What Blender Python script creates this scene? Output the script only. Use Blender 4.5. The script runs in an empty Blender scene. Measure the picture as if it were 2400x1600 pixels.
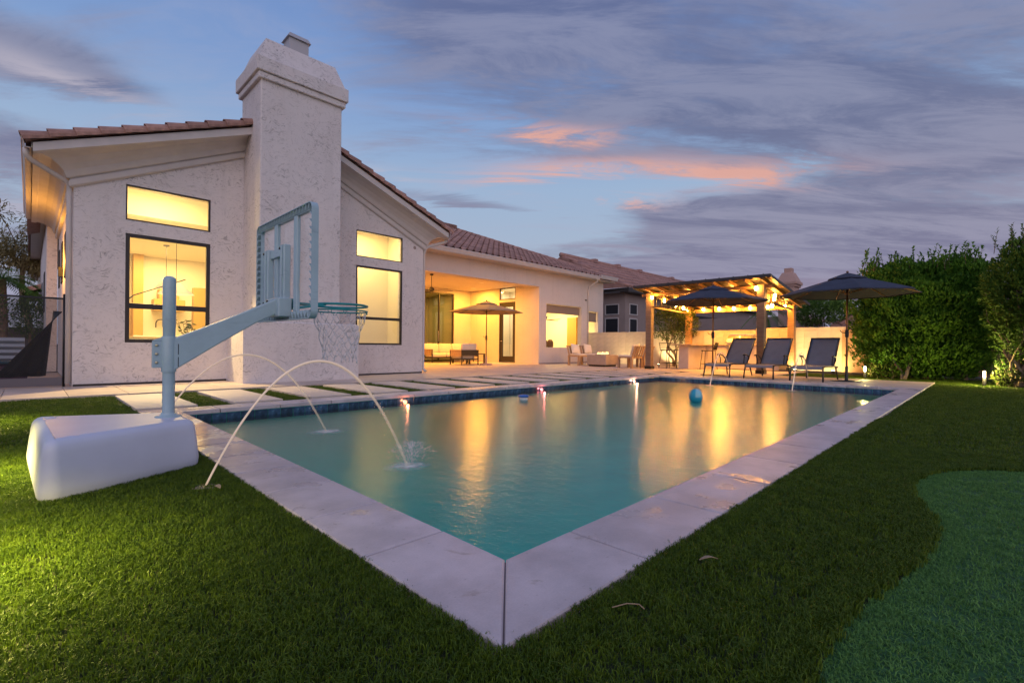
import bpy, bmesh, math, random
from mathutils import Vector, Matrix, noise
R = math.radians
random.seed(7)
C = bpy.context.scene.collection
SC = bpy.context.scene

# ------------------------------------------------------------------ camera
cam_d = bpy.data.cameras.new('camera'); cam = bpy.data.objects.new('camera', cam_d); C.objects.link(cam)
cam_d.sensor_width = 36; cam_d.lens = 16.84; cam_d.shift_y = 0.00474
cam_d.clip_start = 0.05; cam_d.clip_end = 600
cam.matrix_world = Matrix.Translation((0, 0, .76)) @ Matrix.Rotation(R(-45.235), 4, 'Z') @ Matrix.Rotation(R(90), 4, 'X') @ Matrix.Rotation(R(.535), 4, 'Z')
SC.camera = cam

# ------------------------------------------------------------------ render look
SC.view_settings.view_transform = 'Standard'; SC.view_settings.look = 'None'
SC.view_settings.exposure = 0.0; SC.view_settings.gamma = 1.0; SC.view_settings.use_curve_mapping = False
SC.render.engine = 'CYCLES'
cy = SC.cycles
cy.use_denoising = True
cy.max_bounces = 8; cy.diffuse_bounces = 3; cy.glossy_bounces = 3; cy.transmission_bounces = 4; cy.transparent_max_bounces = 16
cy.caustics_reflective = False; cy.caustics_refractive = False
cy.sample_clamp_indirect = 4.0
cy.use_light_tree = True

# ------------------------------------------------------------------ world: dusk sky with clouds
W = bpy.data.worlds.new("World"); SC.world = W; W.use_nodes = True
wt = W.node_tree; wt.nodes.clear()
def N(t, typ, **kw):
    n = t.nodes.new(typ)
    for k, v in kw.items():
        if k.startswith('i_'):
            key = k[2:]; key = int(key) if key.isdigit() else key.replace('_', ' ')
            s = n.inputs[key]
            if hasattr(v, 'is_output') or isinstance(v, bpy.types.NodeSocket): t.links.new(v, s)
            else: s.default_value = v
        else: setattr(n, k, v)
    return n
def mth(t, op, a, b=0.0, c=0.0, clamp=False):
    n = t.nodes.new('ShaderNodeMath'); n.operation = op; n.use_clamp = clamp
    for i, v in enumerate((a, b, c)):
        if isinstance(v, bpy.types.NodeSocket): t.links.new(v, n.inputs[i])
        else: n.inputs[i].default_value = v
    return n.outputs[0]
def mixc(t, f, a, b, mode='MIX'):
    n = t.nodes.new('ShaderNodeMix'); n.data_type = 'RGBA'; n.blend_type = mode
    for s, v in ((n.inputs[0], f), (n.inputs[6], a), (n.inputs[7], b)):
        if isinstance(v, bpy.types.NodeSocket): t.links.new(v, s)
        else: s.default_value = v if not isinstance(v, tuple) or len(v) == 4 else (*v, 1)
    return n.outputs[2]
def sstep(t, v, a, b):
    n = t.nodes.new('ShaderNodeMapRange'); n.interpolation_type = 'SMOOTHSTEP'
    t.links.new(v, n.inputs[0]); n.inputs[1].default_value = a; n.inputs[2].default_value = b
    return n.outputs[0]
def build_sky():
    t = wt
    tc = N(t, 'ShaderNodeTexCoord')
    nv = N(t, 'ShaderNodeVectorMath', operation='NORMALIZE', i_0=tc.outputs['Generated']).outputs[0]
    sp = N(t, 'ShaderNodeSeparateXYZ', i_0=nv)
    x, y, z = sp.outputs
    w = mth(t, 'ADD', mth(t, 'MULTIPLY', x, .710), mth(t, 'MULTIPLY', y, .7042))
    u = mth(t, 'ADD', mth(t, 'MULTIPLY', x, .7042), mth(t, 'MULTIPLY', y, -.710))
    az = mth(t, 'MULTIPLY', mth(t, 'ARCTAN2', u, w), 57.2958)
    el = mth(t, 'MULTIPLY', mth(t, 'ARCSINE', z), 57.2958)
    # wobble the angular coordinates so cloud banks get torn edges
    zz = mth(t, 'ADD', mth(t, 'MAXIMUM', z, 0.0), .13)
    q = N(t, 'ShaderNodeCombineXYZ', i_0=mth(t, 'DIVIDE', u, zz), i_1=mth(t, 'DIVIDE', w, zz), i_2=0.0).outputs[0]
    qs = N(t, 'ShaderNodeMapping', i_Vector=q, i_Scale=(.62, 1.5, 1), i_Rotation=(0, 0, R(-9)))
    n1 = N(t, 'ShaderNodeTexNoise', i_Vector=qs.outputs[0], i_Scale=1.0, i_Detail=11.0, i_Roughness=.62, i_Distortion=.4).outputs[0]
    qs2 = N(t, 'ShaderNodeMapping', i_Vector=q, i_Scale=(.55, 2.0, 1), i_Location=(3.1, 7.7, 0), i_Rotation=(0, 0, R(-6)))
    n2 = N(t, 'ShaderNodeTexNoise', i_Vector=qs2.outputs[0], i_Scale=2.6, i_Detail=10.0, i_Roughness=.68, i_Distortion=.6).outputs[0]
    n3 = N(t, 'ShaderNodeTexNoise', i_Vector=qs.outputs[0], i_Scale=.33, i_Detail=4.0, i_Roughness=.5).outputs[0]
    azw = mth(t, 'ADD', az, mth(t, 'MULTIPLY', mth(t, 'SUBTRACT', n3, .5), 22))
    elw = mth(t, 'ADD', el, mth(t, 'MULTIPLY', mth(t, 'SUBTRACT', n2, .5), 5.5))
    def blob(a0, e0, sa, se, amp, slope=0.0):
        da = mth(t, 'SUBTRACT', azw, a0)
        ee = mth(t, 'SUBTRACT', mth(t, 'SUBTRACT', elw, e0), mth(t, 'MULTIPLY', da, slope))
        a = mth(t, 'DIVIDE', da, sa); e = mth(t, 'DIVIDE', ee, se)
        s = mth(t, 'ADD', mth(t, 'MULTIPLY', a, a), mth(t, 'MULTIPLY', e, e))
        return mth(t, 'MULTIPLY', mth(t, 'POWER', 2.71828, mth(t, 'MULTIPLY', s, -1.0)), amp)
    def total(bl):
        o = blob(*bl[0])
        for b in bl[1:]: o = mth(t, 'ADD', o, blob(*b))
        return o
    bias = total([(34, 24, 26, 8, .22), (2, 34, 20, 7, .20), (-32, 24, 13, 13, -.16), (0, 16.5, 17, 5, -.19), (26, 17, 14, 1.6, -.12),
                  (24, 13.5, 11, 2.4, .30, -.05), (-5, 16.4, 10, 1.2, .28, -.08), (36, 7.5, 26, 3.2, .30), (12, 8.2, 16, 2.0, .12),
                  (-44, 22.5, 11, 2.2, .22, -.1), (-46, 15.5, 7, 2.5, .16), (44, 17, 10, 3, .10)])
    dens = sstep(t, mth(t, 'ADD', mth(t, 'ADD', mth(t, 'MULTIPLY', n1, .70), mth(t, 'MULTIPLY', n2, .36)), bias), .475, .67)
    # clear sky colour by elevation
    cr = N(t, 'ShaderNodeValToRGB', i_0=mth(t, 'DIVIDE', el, 90.0, clamp=True))
    e = cr.color_ramp.elements
    e[0].position = 0; e[0].color = (.33, .32, .44, 1)
    e[1].position = 1; e[1].color = (.11, .20, .47, 1)
    for p, c in ((.055, (.34, .36, .49, 1)), (.12, (.37, .45, .59, 1)), (.20, (.32, .44, .63, 1)), (.30, (.20, .325, .60, 1)), (.42, (.145, .245, .53, 1))):
        k = e.new(p); k.color = c
    base = cr.outputs[0]
    # a physical twilight sky adds its own hue shift
    ns = N(t, 'ShaderNodeTexSky', sky_type='NISHITA', sun_disc=False, sun_elevation=R(1.5), sun_rotation=R(225))
    base = mixc(t, .12, base, mixc(t, 1.0, ns.outputs[0], (.1, .1, .1), 'MULTIPLY'))
    ccr = N(t, 'ShaderNodeValToRGB', i_0=mth(t, 'DIVIDE', el, 40.0, clamp=True))
    e = ccr.color_ramp.elements
    e[0].position = 0; e[0].color = (.25, .215, .33, 1)
    e[1].position = 1; e[1].color = (.135, .165, .31, 1)
    k = e.new(.3); k.color = (.20, .185, .285, 1)
    k = e.new(.6); k.color = (.150, .165, .28, 1)
    # thin high veil, slightly lighter than the clear blue
    veil = sstep(t, n2, .42, .75)
    col = mixc(t, mth(t, 'MULTIPLY', veil, .30), base, (.36, .37, .50))
    dark = mixc(t, sstep(t, n2, .36, .62), mixc(t, 1.0, ccr.outputs[0], (.78, .80, .84), 'MULTIPLY'), mixc(t, .25, ccr.outputs[0], (.40, .40, .48)))
    col = mixc(t, mth(t, 'MULTIPLY', dens, .88), col, dark)
    pale = mth(t, 'MULTIPLY', total([(-44, 22.0, 8, 1.0, .7, -.12), (-16, 19.2, 4, .6, .7), (-46, 12, 6, 1.5, .5)]), sstep(t, n2, .40, .60))
    col = mixc(t, mth(t, 'MINIMUM', pale, .8), col, (.47, .43, .50))
    pink = mth(t, 'MULTIPLY', total([(4, 24.2, 8, .9, 1.2, -.05), (6, 20.0, 9, 1.1, 1.2, .04), (24, 19.0, 9, 1.1, 1.2, -.14), (13, 16.6, 4.5, .7, 1.0)]), sstep(t, mth(t, 'ADD', mth(t, 'MULTIPLY', n2, .65), mth(t, 'MULTIPLY', n1, .35)), .42, .58))
    col = mixc(t, mth(t, 'MINIMUM', pink, .78), col, (.74, .37, .28))
    warm = mth(t, 'MULTIPLY', total([(26, 5.0, 18, 2.0, .55)]), sstep(t, n1, .40, .6))
    col = mixc(t, mth(t, 'MINIMUM', warm, .5), col, (.36, .27, .33))
    bg = N(t, 'ShaderNodeBackground', i_0=col, i_1=1.14)
    out = N(t, 'ShaderNodeOutputWorld', i_0=bg.outputs[0])
build_sky()

# afterglow of the sun that has just set behind the camera: one very soft, low lamp
sun_d = bpy.data.lights.new('sun', 'SUN'); sun = bpy.data.objects.new('sun', sun_d); C.objects.link(sun)
sun_d.energy = 1.2; sun_d.angle = R(75); sun_d.color = (1.0, .79, .74)
sd = Vector((-.62, -.74, .42)).normalized()          # direction towards the glow
sun.rotation_euler = sd.to_track_quat('Z', 'Y').to_euler()

# ------------------------------------------------------------------ helpers
ORG = {}
class MB:
    def __init__(s): s.v = []; s.f = []; s.m = []; s.sm = []
    def add(s, vs, fs, mi=0, smooth=False):
        o = len(s.v); s.v.extend([tuple(p) for p in vs])
        for f in fs:
            s.f.append([i + o for i in f]); s.m.append(mi); s.sm.append(smooth)
        return s
    def box(s, x0, y0, z0, x1, y1, z1, mi=0):
        if x0 > x1: x0, x1 = x1, x0
        if y0 > y1: y0, y1 = y1, y0
        if z0 > z1: z0, z1 = z1, z0
        v = [(x0, y0, z0), (x1, y0, z0), (x1, y1, z0), (x0, y1, z0), (x0, y0, z1), (x1, y0, z1), (x1, y1, z1), (x0, y1, z1)]
        return s.add(v, [(3, 2, 1, 0), (4, 5, 6, 7), (0, 1, 5, 4), (1, 2, 6, 5), (2, 3, 7, 6), (3, 0, 4, 7)], mi)
    def hexa(s, b, t, mi=0):   # bottom quad, top quad (ccw from above)
        return s.add(list(b) + list(t), [(3, 2, 1, 0), (4, 5, 6, 7), (0, 1, 5, 4), (1, 2, 6, 5), (2, 3, 7, 6), (3, 0, 4, 7)], mi)
    def cbox(s, x0, y0, z0, x1, y1, z1, c=.01, mi=0, M=None, smooth=False):
        lo = (x0, y0, z0); hi = (x1, y1, z1); V = []; I = {}
        for sx in (0, 1):
            for sy in (0, 1):
                for sz in (0, 1):
                    S = (sx, sy, sz)
                    for a in range(3):
                        p = []
                        for k in range(3):
                            e = hi[k] if S[k] else lo[k]
                            if k != a: e += -c if S[k] else c
                            p.append(e)
                        I[(S, a)] = len(V); V.append(Vector(p))
        F = []
        for a in range(3):
            b, d = (a + 1) % 3, (a + 2) % 3
            for sa in (0, 1):
                q = []
                for sb, sd_ in ((0, 0), (1, 0), (1, 1), (0, 1)):
                    S = [0, 0, 0]; S[a] = sa; S[b] = sb; S[d] = sd_; q.append(I[(tuple(S), a)])
                F.append(q)
            for sa in (0, 1):
                for sb in (0, 1):
                    S0 = [0, 0, 0]; S0[a] = sa; S0[b] = sb; S0[d] = 0; S1 = list(S0); S1[d] = 1
                    F.append([I[(tuple(S0), a)], I[(tuple(S0), b)], I[(tuple(S1), b)], I[(tuple(S1), a)]])
        for sx in (0, 1):
            for sy in (0, 1):
                for sz in (0, 1):
                    S = (sx, sy, sz); F.append([I[(S, 0)], I[(S, 1)], I[(S, 2)]])
        cen = Vector(((x0 + x1) / 2, (y0 + y1) / 2, (z0 + z1) / 2))
        for f in F:
            n = (V[f[1]] - V[f[0]]).cross(V[f[2]] - V[f[0]])
            m = sum((V[i] for i in f), Vector()) / len(f) - cen
            if n.dot(m) < 0: f.reverse()
        if M is not None: V = [M @ p for p in V]
        return s.add(V, F, mi, smooth)
    def tube(s, pts, r, n=8, mi=0, caps=True, smooth=True, flat=None):
        pts = [Vector(p) for p in pts]; rs = r if isinstance(r, (list, tuple)) else [r] * len(pts)
        V = []; F = []; ref = None
        for i, p in enumerate(pts):
            d = (pts[min(i + 1, len(pts) - 1)] - pts[max(i - 1, 0)])
            if d.length < 1e-9: d = Vector((0, 0, 1))
            d.normalize()
            if ref is None: ref = Vector((0, 0, 1)) if abs(d.z) < .95 else Vector((1, 0, 0))
            a = d.cross(ref); a = a.normalized() if a.length > 1e-6 else d.orthogonal().normalized()
            b = d.cross(a).normalized(); ref = -b if False else a.cross(d)
            for k in range(n):
                t = 2 * math.pi * (k + (.5 if n == 4 else 0)) / n
                V.append(p + (a * math.cos(t) + b * math.sin(t)) * rs[i])
        for i in range(len(pts) - 1):
            for k in range(n):
                k2 = (k + 1) % n
                F.append((i * n + k, i * n + k2, (i + 1) * n + k2, (i + 1) * n + k))
        if caps:
            F.append(tuple(range(n - 1, -1, -1))); F.append(tuple((len(pts) - 1) * n + k for k in range(n)))
        # tube faces were wound inside-out for this frame: flip
        return s.add(V, [tuple(reversed(f)) for f in F], mi, smooth and n > 4)
    def bar(s, a, b, wx, wz, up=(0, 0, 1), mi=0, c=.003):
        a = Vector(a); b = Vector(b); d = (b - a); L = d.length; d.normalize(); up = Vector(up)
        x = d.cross(up)
        if x.length < 1e-5: x = d.cross(Vector((0, 1, 0)))
        x.normalize(); z = x.cross(d)
        M = Matrix(((x.x, d.x, z.x, a.x), (x.y, d.y, z.y, a.y), (x.z, d.z, z.z, a.z), (0, 0, 0, 1)))
        return s.cbox(-wx / 2, 0, -wz / 2, wx / 2, L, wz / 2, min(c, wx * .3, wz * .3), mi, M)
    def lathe(s, prof, n=24, cen=(0, 0, 0), mi=0, smooth=True, M=None, closed=False):
        V = []; F = []; cx, cy_, cz = cen; k = len(prof)
        for j in range(n):
            t = 2 * math.pi * j / n
            for r, z in prof:
                p = Vector((cx + r * math.cos(t), cy_ + r * math.sin(t), cz + z)); V.append(M @ p if M is not None else p)
        for j in range(n):
            j2 = (j + 1) % n
            for i in range(k - 1): F.append((j * k + i, j2 * k + i, j2 * k + i + 1, j * k + i + 1))
        s.add(V, F, mi, smooth)
        if prof[0][0] > 1e-5: s.add([V[j * k] for j in range(n)], [tuple(range(n - 1, -1, -1))], mi)
        if prof[-1][0] > 1e-5: s.add([V[j * k + k - 1] for j in range(n)], [tuple(range(n))], mi)
        return s
    def sphere(s, c, r, nu=12, nv=8, mi=0, sz=1.0):
        prof = [(max(1e-6, r * math.sin(math.pi * i / nv)), -r * sz * math.cos(math.pi * i / nv)) for i in range(nv + 1)]
        return s.lathe(prof, nu, c, mi)
    def prism(s, poly, f0, f1, mi=0):   # poly list of 2d, f0/f1 map 2d->3d
        n = len(poly); V = [f0(*p) for p in poly] + [f1(*p) for p in poly]
        F = [tuple(range(n - 1, -1, -1)), tuple(range(n, 2 * n))] + [(i, (i + 1) % n, n + (i + 1) % n, n + i) for i in range(n)]
        return s.add(V, F, mi)
    def mesh(s, name, mats, fix=False):
        me = bpy.data.meshes.new(name)
        me.from_pydata(s.v, [], s.f)
        for m in (mats if isinstance(mats, (list, tuple)) else [mats]): me.materials.append(m)
        me.polygons.foreach_set('material_index', s.m); me.polygons.foreach_set('use_smooth', s.sm)
        if fix:
            bm = bmesh.new(); bm.from_mesh(me); bmesh.ops.recalc_face_normals(bm, faces=bm.faces); bm.to_mesh(me); bm.free()
        me.update(); return me
    def build(s, name, mats, parent=None, fix=True, kind=None, local=False):
        """vertices are given in world coordinates unless local=True"""
        o = Vector((0, 0, 0))
        if parent is not None and not local: o = ORG[parent.name]
        if o.length > 0: s.v = [(p[0] - o.x, p[1] - o.y, p[2] - o.z) for p in s.v]
        ob = bpy.data.objects.new(name, s.mesh(name, mats, fix)); C.objects.link(ob)
        if parent is not None: ob.parent = parent
        ORG[ob.name] = o
        if kind: ob['kind'] = kind
        return ob
def tag(o, label=None, cat=None, group=None, kind=None):
    if label: o['label'] = label
    if cat: o['category'] = cat
    if group: o['group'] = group
    if kind: o['kind'] = kind
    return o
def thing(name, label, cat, loc=(0, 0, 0), group=None, rz=0):
    o = bpy.data.objects.new(name, None); C.objects.link(o); o.location = loc; o.rotation_euler = (0, 0, rz)
    o.empty_display_size = .2; ORG[o.name] = Vector(loc)
    return tag(o, label, cat, group)
def inst(mesh, name, parent, loc, rot=(0, 0, 0), sc=None):
    ob = bpy.data.objects.new(name, mesh); C.objects.link(ob); ob.parent = parent
    ob.location = Vector(loc) - (ORG[parent.name] if parent is not None else Vector()); ob.rotation_euler = rot
    if sc: ob.scale = sc
    return ob
def dup(root, loc, rz=None, label=None):
    kids = {}
    for o in list(C.objects):
        if o.parent is not None: kids.setdefault(o.parent, []).append(o)
    def cp(o, par):
        c = o.copy(); C.objects.link(c)
        if par is not None: c.parent = par
        for k in kids.get(o, []): cp(k, c)
        return c
    r = cp(root, None); r.location = loc
    if rz is not None: r.rotation_euler = (0, 0, rz)
    if label: r['label'] = label
    return r
def light(kind, name, loc, power, col, size=.05, target=None, spot=None, blend=.5, sy=None):
    d = bpy.data.lights.new(name, kind); o = bpy.data.objects.new(name, d); C.objects.link(o); o.location = loc
    d.energy = power; d.color = col
    if kind == 'AREA':
        d.size = size
        if sy: d.shape = 'RECTANGLE'; d.size_y = sy
    else: d.shadow_soft_size = size
    if spot: d.spot_size = R(spot); d.spot_blend = blend
    if target is not None:
        o.rotation_euler = (Vector(target) - Vector(loc)).to_track_quat('-Z', 'Y').to_euler()
    return o

# ------------------------------------------------------------------ materials
def mat(name, col, rough=.6, metal=0.0, bump=None, var=None, rand=0.0, island=False, emit=None, spec=.5, coat=0.0, streak=None, trans=0.0, sss=0.0):
    m = bpy.data.materials.new(name); m.use_nodes = True; t = m.node_tree
    b = t.nodes['Principled BSDF']
    b.inputs['Roughness'].default_value = rough; b.inputs['Metallic'].default_value = metal
    b.inputs['Specular IOR Level'].default_value = spec; b.inputs['Coat Weight'].default_value = coat
    b.inputs['Base Color'].default_value = (*col, 1)
    tc = N(t, 'ShaderNodeTexCoord')
    c = None
    if var:                                   # (scale, amount, [stretch])
        mp = N(t, 'ShaderNodeMapping', i_Vector=tc.outputs['Object'], i_Scale=var[2] if len(var) > 2 else (1, 1, 1))
        nz = N(t, 'ShaderNodeTexNoise', i_Vector=mp.outputs[0], i_Scale=var[0], i_Detail=6.0, i_Roughness=.6)
        c = mixc(t, sstep(t, nz.outputs[0], .3, .7), tuple(k * (1 - var[1]) for k in col), tuple(min(1, k * (1 + var[1])) for k in col))
    if streak:                                # (scale vec, colour, lo, hi)
        mp = N(t, 'ShaderNodeMapping', i_Vector=tc.outputs['Object'], i_Scale=streak[0])
        nz = N(t, 'ShaderNodeTexNoise', i_Vector=mp.outputs[0], i_Scale=1.0, i_Detail=5.0, i_Roughness=.65, i_Distortion=.8)
        c = mixc(t, sstep(t, nz.outputs[0], streak[2], streak[3]), c if c is not None else col, streak[1])
    if rand:
        src = N(t, 'ShaderNodeNewGeometry').outputs['Random Per Island'] if island else N(t, 'ShaderNodeObjectInfo').outputs['Random']
        k = mth(t, 'ADD', 1 - rand, mth(t, 'MULTIPLY', src, 2 * rand))
        kc = N(t, 'ShaderNodeCombineXYZ', i_0=k, i_1=k, i_2=k).outputs[0]
        c = mixc(t, 1.0, c if c is not None else col, kc, 'MULTIPLY')
    if c is not None: t.links.new(c, b.inputs['Base Color'])
    if bump:                                  # (scale, strength, distance)
        nz = N(t, 'ShaderNodeTexNoise', i_Vector=tc.outputs['Object'], i_Scale=bump[0], i_Detail=5.0, i_Roughness=.6)
        bp = N(t, 'ShaderNodeBump', i_Strength=bump[1], i_Distance=bump[2] if len(bump) > 2 else .01, i_Height=nz.outputs[0])
        t.links.new(bp.outputs[0], b.inputs['Normal'])
    if emit:
        b.inputs['Emission Color'].default_value = (*emit[0], 1); b.inputs['Emission Strength'].default_value = emit[1]
    if trans:
        b.inputs['Transmission Weight'].default_value = trans
    return m
def stucco(name, col, mark=.5):
    m = bpy.data.materials.new(name); m.use_nodes = True; t = m.node_tree; b = t.nodes['Principled BSDF']
    b.inputs['Roughness'].default_value = .85; b.inputs['Specular IOR Level'].default_value = .25
    tc = N(t, 'ShaderNodeTexCoord').outputs['Object']
    big = N(t, 'ShaderNodeTexNoise', i_Vector=tc, i_Scale=.9, i_Detail=4.0).outputs[0]
    warp = N(t, 'ShaderNodeTexNoise', i_Vector=tc, i_Scale=2.6, i_Detail=2.0)
    wv = N(t, 'ShaderNodeVectorMath', operation='MULTIPLY_ADD', i_0=warp.outputs['Color'], i_1=(.55, .55, .55), i_2=tc).outputs[0]
    mp = N(t, 'ShaderNodeMapping', i_Vector=wv, i_Scale=(5.0, 5.0, 11.0))
    tr = N(t, 'ShaderNodeTexNoise', i_Vector=mp.outputs[0], i_Scale=2.3, i_Detail=7.0, i_Roughness=.62, i_Distortion=1.5).outputs[0]
    fine = N(t, 'ShaderNodeTexNoise', i_Vector=tc, i_Scale=60.0, i_Detail=4.0).outputs[0]
    patch = sstep(t, N(t, 'ShaderNodeTexNoise', i_Vector=tc, i_Scale=1.7, i_Detail=3.0).outputs[0], .40, .62)
    marks = mth(t, 'MULTIPLY', sstep(t, tr, .51, .67), mth(t, 'ADD', .40, mth(t, 'MULTIPLY', patch, .60)))
    c = mixc(t, big, tuple(k * .93 for k in col), tuple(min(1, k * 1.05) for k in col))
    c = mixc(t, mth(t, 'MULTIPLY', marks, mark), c, tuple(k * .50 for k in col))
    dr = N(t, 'ShaderNodeMapping', i_Vector=tc, i_Scale=(7.0, 7.0, .55))
    dn = N(t, 'ShaderNodeTexNoise', i_Vector=dr.outputs[0], i_Scale=1.0, i_Detail=4.0).outputs[0]
    c = mixc(t, mth(t, 'MULTIPLY', sstep(t, dn, .52, .78), .30), c, tuple(k * .72 for k in col))
    c = mixc(t, mth(t, 'MULTIPLY', sstep(t, N(t, 'ShaderNodeTexNoise', i_Vector=tc, i_Scale=.7, i_Detail=5.0).outputs[0], .50, .72), .25), c, tuple(k * f for k, f in zip(col, (.86, .80, .72))))
    t.links.new(c, b.inputs['Base Color'])
    h = mth(t, 'ADD', mth(t, 'MULTIPLY', marks, -1.0), mth(t, 'MULTIPLY', fine, .22))
    bp = N(t, 'ShaderNodeBump', i_Strength=.5, i_Distance=.008, i_Height=h)
    t.links.new(bp.outputs[0], b.inputs['Normal'])
    return m
def wood(name, col, dark, sc=(2, 2, 30), rough=.55):
    m = bpy.data.materials.new(name); m.use_nodes = True; t = m.node_tree; b = t.nodes['Principled BSDF']
    b.inputs['Roughness'].default_value = rough
    tc = N(t, 'ShaderNodeTexCoord').outputs['Object']
    mp = N(t, 'ShaderNodeMapping', i_Vector=tc, i_Scale=sc)
    nz = N(t, 'ShaderNodeTexNoise', i_Vector=mp.outputs[0], i_Scale=1.5, i_Detail=6.0, i_Roughness=.65, i_Distortion=.6).outputs[0]
    c = mixc(t, sstep(t, nz, .32, .68), dark, col)
    rn = N(t, 'ShaderNodeObjectInfo').outputs['Random']; k = mth(t, 'ADD', .85, mth(t, 'MULTIPLY', rn, .3))
    c = mixc(t, 1.0, c, N(t, 'ShaderNodeCombineXYZ', i_0=k, i_1=k, i_2=k).outputs[0], 'MULTIPLY')
    t.links.new(c, b.inputs['Base Color'])
    t.links.new(N(t, 'ShaderNodeBump', i_Strength=.3, i_Distance=.004, i_Height=nz).outputs[0], b.inputs['Normal'])
    return m
def glassy(name, tint=(1, 1, 1), fac=.09, rough=.02):
    m = bpy.data.materials.new(name); m.use_nodes = True; t = m.node_tree; t.nodes.remove(t.nodes['Principled BSDF'])
    tr = N(t, 'ShaderNodeBsdfTransparent', i_0=(*tint, 1)); gl = N(t, 'ShaderNodeBsdfGlossy', i_Roughness=rough)
    bf = N(t, 'ShaderNodeNewGeometry').outputs['Backfacing']
    fr = N(t, 'ShaderNodeFresnel', i_IOR=mth(t, 'SUBTRACT', 1.45, mth(t, 'MULTIPLY', bf, 1.45 - 1 / 1.45)))
    f = mth(t, 'ADD', mth(t, 'MULTIPLY', fr.outputs[0], .8), fac - .03)
    mx = N(t, 'ShaderNodeMixShader', i_0=f, i_1=tr.outputs[0], i_2=gl.outputs[0])
    t.links.new(mx.outputs[0], t.nodes['Material Output'].inputs[0])
    return m
def emissive(name, col, strength):
    m = bpy.data.materials.new(name); m.use_nodes = True; t = m.node_tree; t.nodes.remove(t.nodes['Principled BSDF'])
    e = N(t, 'ShaderNodeEmission', i_0=(*col, 1), i_1=strength); t.links.new(e.outputs[0], t.nodes['Material Output'].inputs[0])
    return m
def leafy(name, col, col2, rough=.45, transl=.35, scale=2.2):
    m = bpy.data.materials.new(name); m.use_nodes = True; t = m.node_tree; b = t.nodes['Principled BSDF']
    b.inputs['Roughness'].default_value = rough; b.inputs['Specular IOR Level'].default_value = .22
    rn = N(t, 'ShaderNodeNewGeometry').outputs['Random Per Island']
    nz = N(t, 'ShaderNodeTexNoise', i_Vector=N(t, 'ShaderNodeTexCoord').outputs['Object'], i_Scale=scale, i_Detail=3.0).outputs[0]
    f = mth(t, 'ADD', mth(t, 'MULTIPLY', rn, .55), mth(t, 'MULTIPLY', sstep(t, nz, .35, .65), .45), clamp=True)
    c = mixc(t, f, col, col2); t.links.new(c, b.inputs['Base Color'])
    tl = N(t, 'ShaderNodeBsdfTranslucent', i_0=c)
    mx = N(t, 'ShaderNodeMixShader', i_0=transl, i_1=b.outputs[0], i_2=tl.outputs[0])
    t.links.new(mx.outputs[0], t.nodes['Material Output'].inputs[0])
    return m

m_stucco = stucco('stucco', (.685, .63, .62), 1.0)
m_stucco2 = stucco('stucco_fine', (.66, .575, .53), .28)
m_trim = mat('painted_trim', (.56, .51, .49), .7, var=(3, .05), bump=(40, .15, .004))
m_white = mat('white_paint', (.72, .70, .68), .5)
m_black = mat('black_metal', (.018, .018, .02), .35, .3)
m_dark = mat('dark_bronze', (.03, .022, .018), .4)
m_tile = mat('clay_tile', (.33, .18, .14), .75, var=(9, .22), rand=.24, bump=(70, .25, .004))
m_tile_s = mat('clay_tile_joined', (.33, .18, .14), .75, var=(9, .22), rand=.24, island=True, bump=(70, .25, .004))
m_under = mat('roof_underlay', (.08, .05, .045), .9)
m_glass = glassy('window_glass')
m_inner = mat('warm_plaster', (.78, .70, .56), .8)
m_coping = mat('travertine', (.51, .43, .435), .42, var=(3.2, .17), rand=.09, bump=(28, .3, .005), streak=((5, 5, 5), (.36, .28, .25), .60, .76))
m_slab = mat('paving_concrete', (.54, .435, .37), .6, var=(2.5, .10), rand=.06, bump=(30, .2, .004))
m_pad = mat('pad_concrete', (.58, .485, .43), .6, var=(3, .07), rand=.05, bump=(30, .2, .004))
def wet(m):
    t = m.node_tree; b = t.nodes['Principled BSDF']; tc = N(t, 'ShaderNodeTexCoord').outputs['Object']; sp = N(t, 'ShaderNodeSeparateXYZ', i_0=tc)
    nz = N(t, 'ShaderNodeTexNoise', i_Vector=tc, i_Scale=2.4, i_Detail=5.0, i_Roughness=.6).outputs[0]
    reach = mth(t, 'MULTIPLY', sstep(t, sp.outputs[1], 2.6, 4.0), sstep(t, sp.outputs[0], 1.9, 1.2))
    w_ = mth(t, 'MULTIPLY', sstep(t, nz, .40, .50), mth(t, 'MAXIMUM', reach, mth(t, 'MULTIPLY', sstep(t, nz, .56, .62), .6)))
    t.links.new(mth(t, 'SUBTRACT', .46, mth(t, 'MULTIPLY', w_, .36)), b.inputs['Roughness'])
    src = b.inputs['Base Color'].links[0].from_socket
    t.links.new(mixc(t, mth(t, 'MULTIPLY', w_, .45), src, (.26, .20, .19)), b.inputs['Base Color'])
wet(m_coping)
def pits(m):
    t = m.node_tree; b = t.nodes['Principled BSDF']; tc = N(t, 'ShaderNodeTexCoord').outputs['Object']
    p = sstep(t, N(t, 'ShaderNodeTexNoise', i_Vector=N(t, 'ShaderNodeMapping', i_Vector=tc, i_Scale=(38, 62, 38)).outputs[0], i_Scale=1.0, i_Detail=3.0).outputs[0], .66, .74)
    g_ = N(t, 'ShaderNodeTexNoise', i_Vector=tc, i_Scale=150.0, i_Detail=2.0).outputs[0]
    src = b.inputs['Base Color'].links[0].from_socket
    c = mixc(t, mth(t, 'MULTIPLY', p, .45), src, (.25, .19, .17)); k = mth(t, 'ADD', .88, mth(t, 'MULTIPLY', g_, .24))
    t.links.new(mixc(t, 1.0, c, N(t, 'ShaderNodeCombineXYZ', i_0=k, i_1=k, i_2=k).outputs[0], 'MULTIPLY'), b.inputs['Base Color'])
pits(m_coping)
m_grout = mat('grout', (.19, .145, .14), .9)
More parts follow.
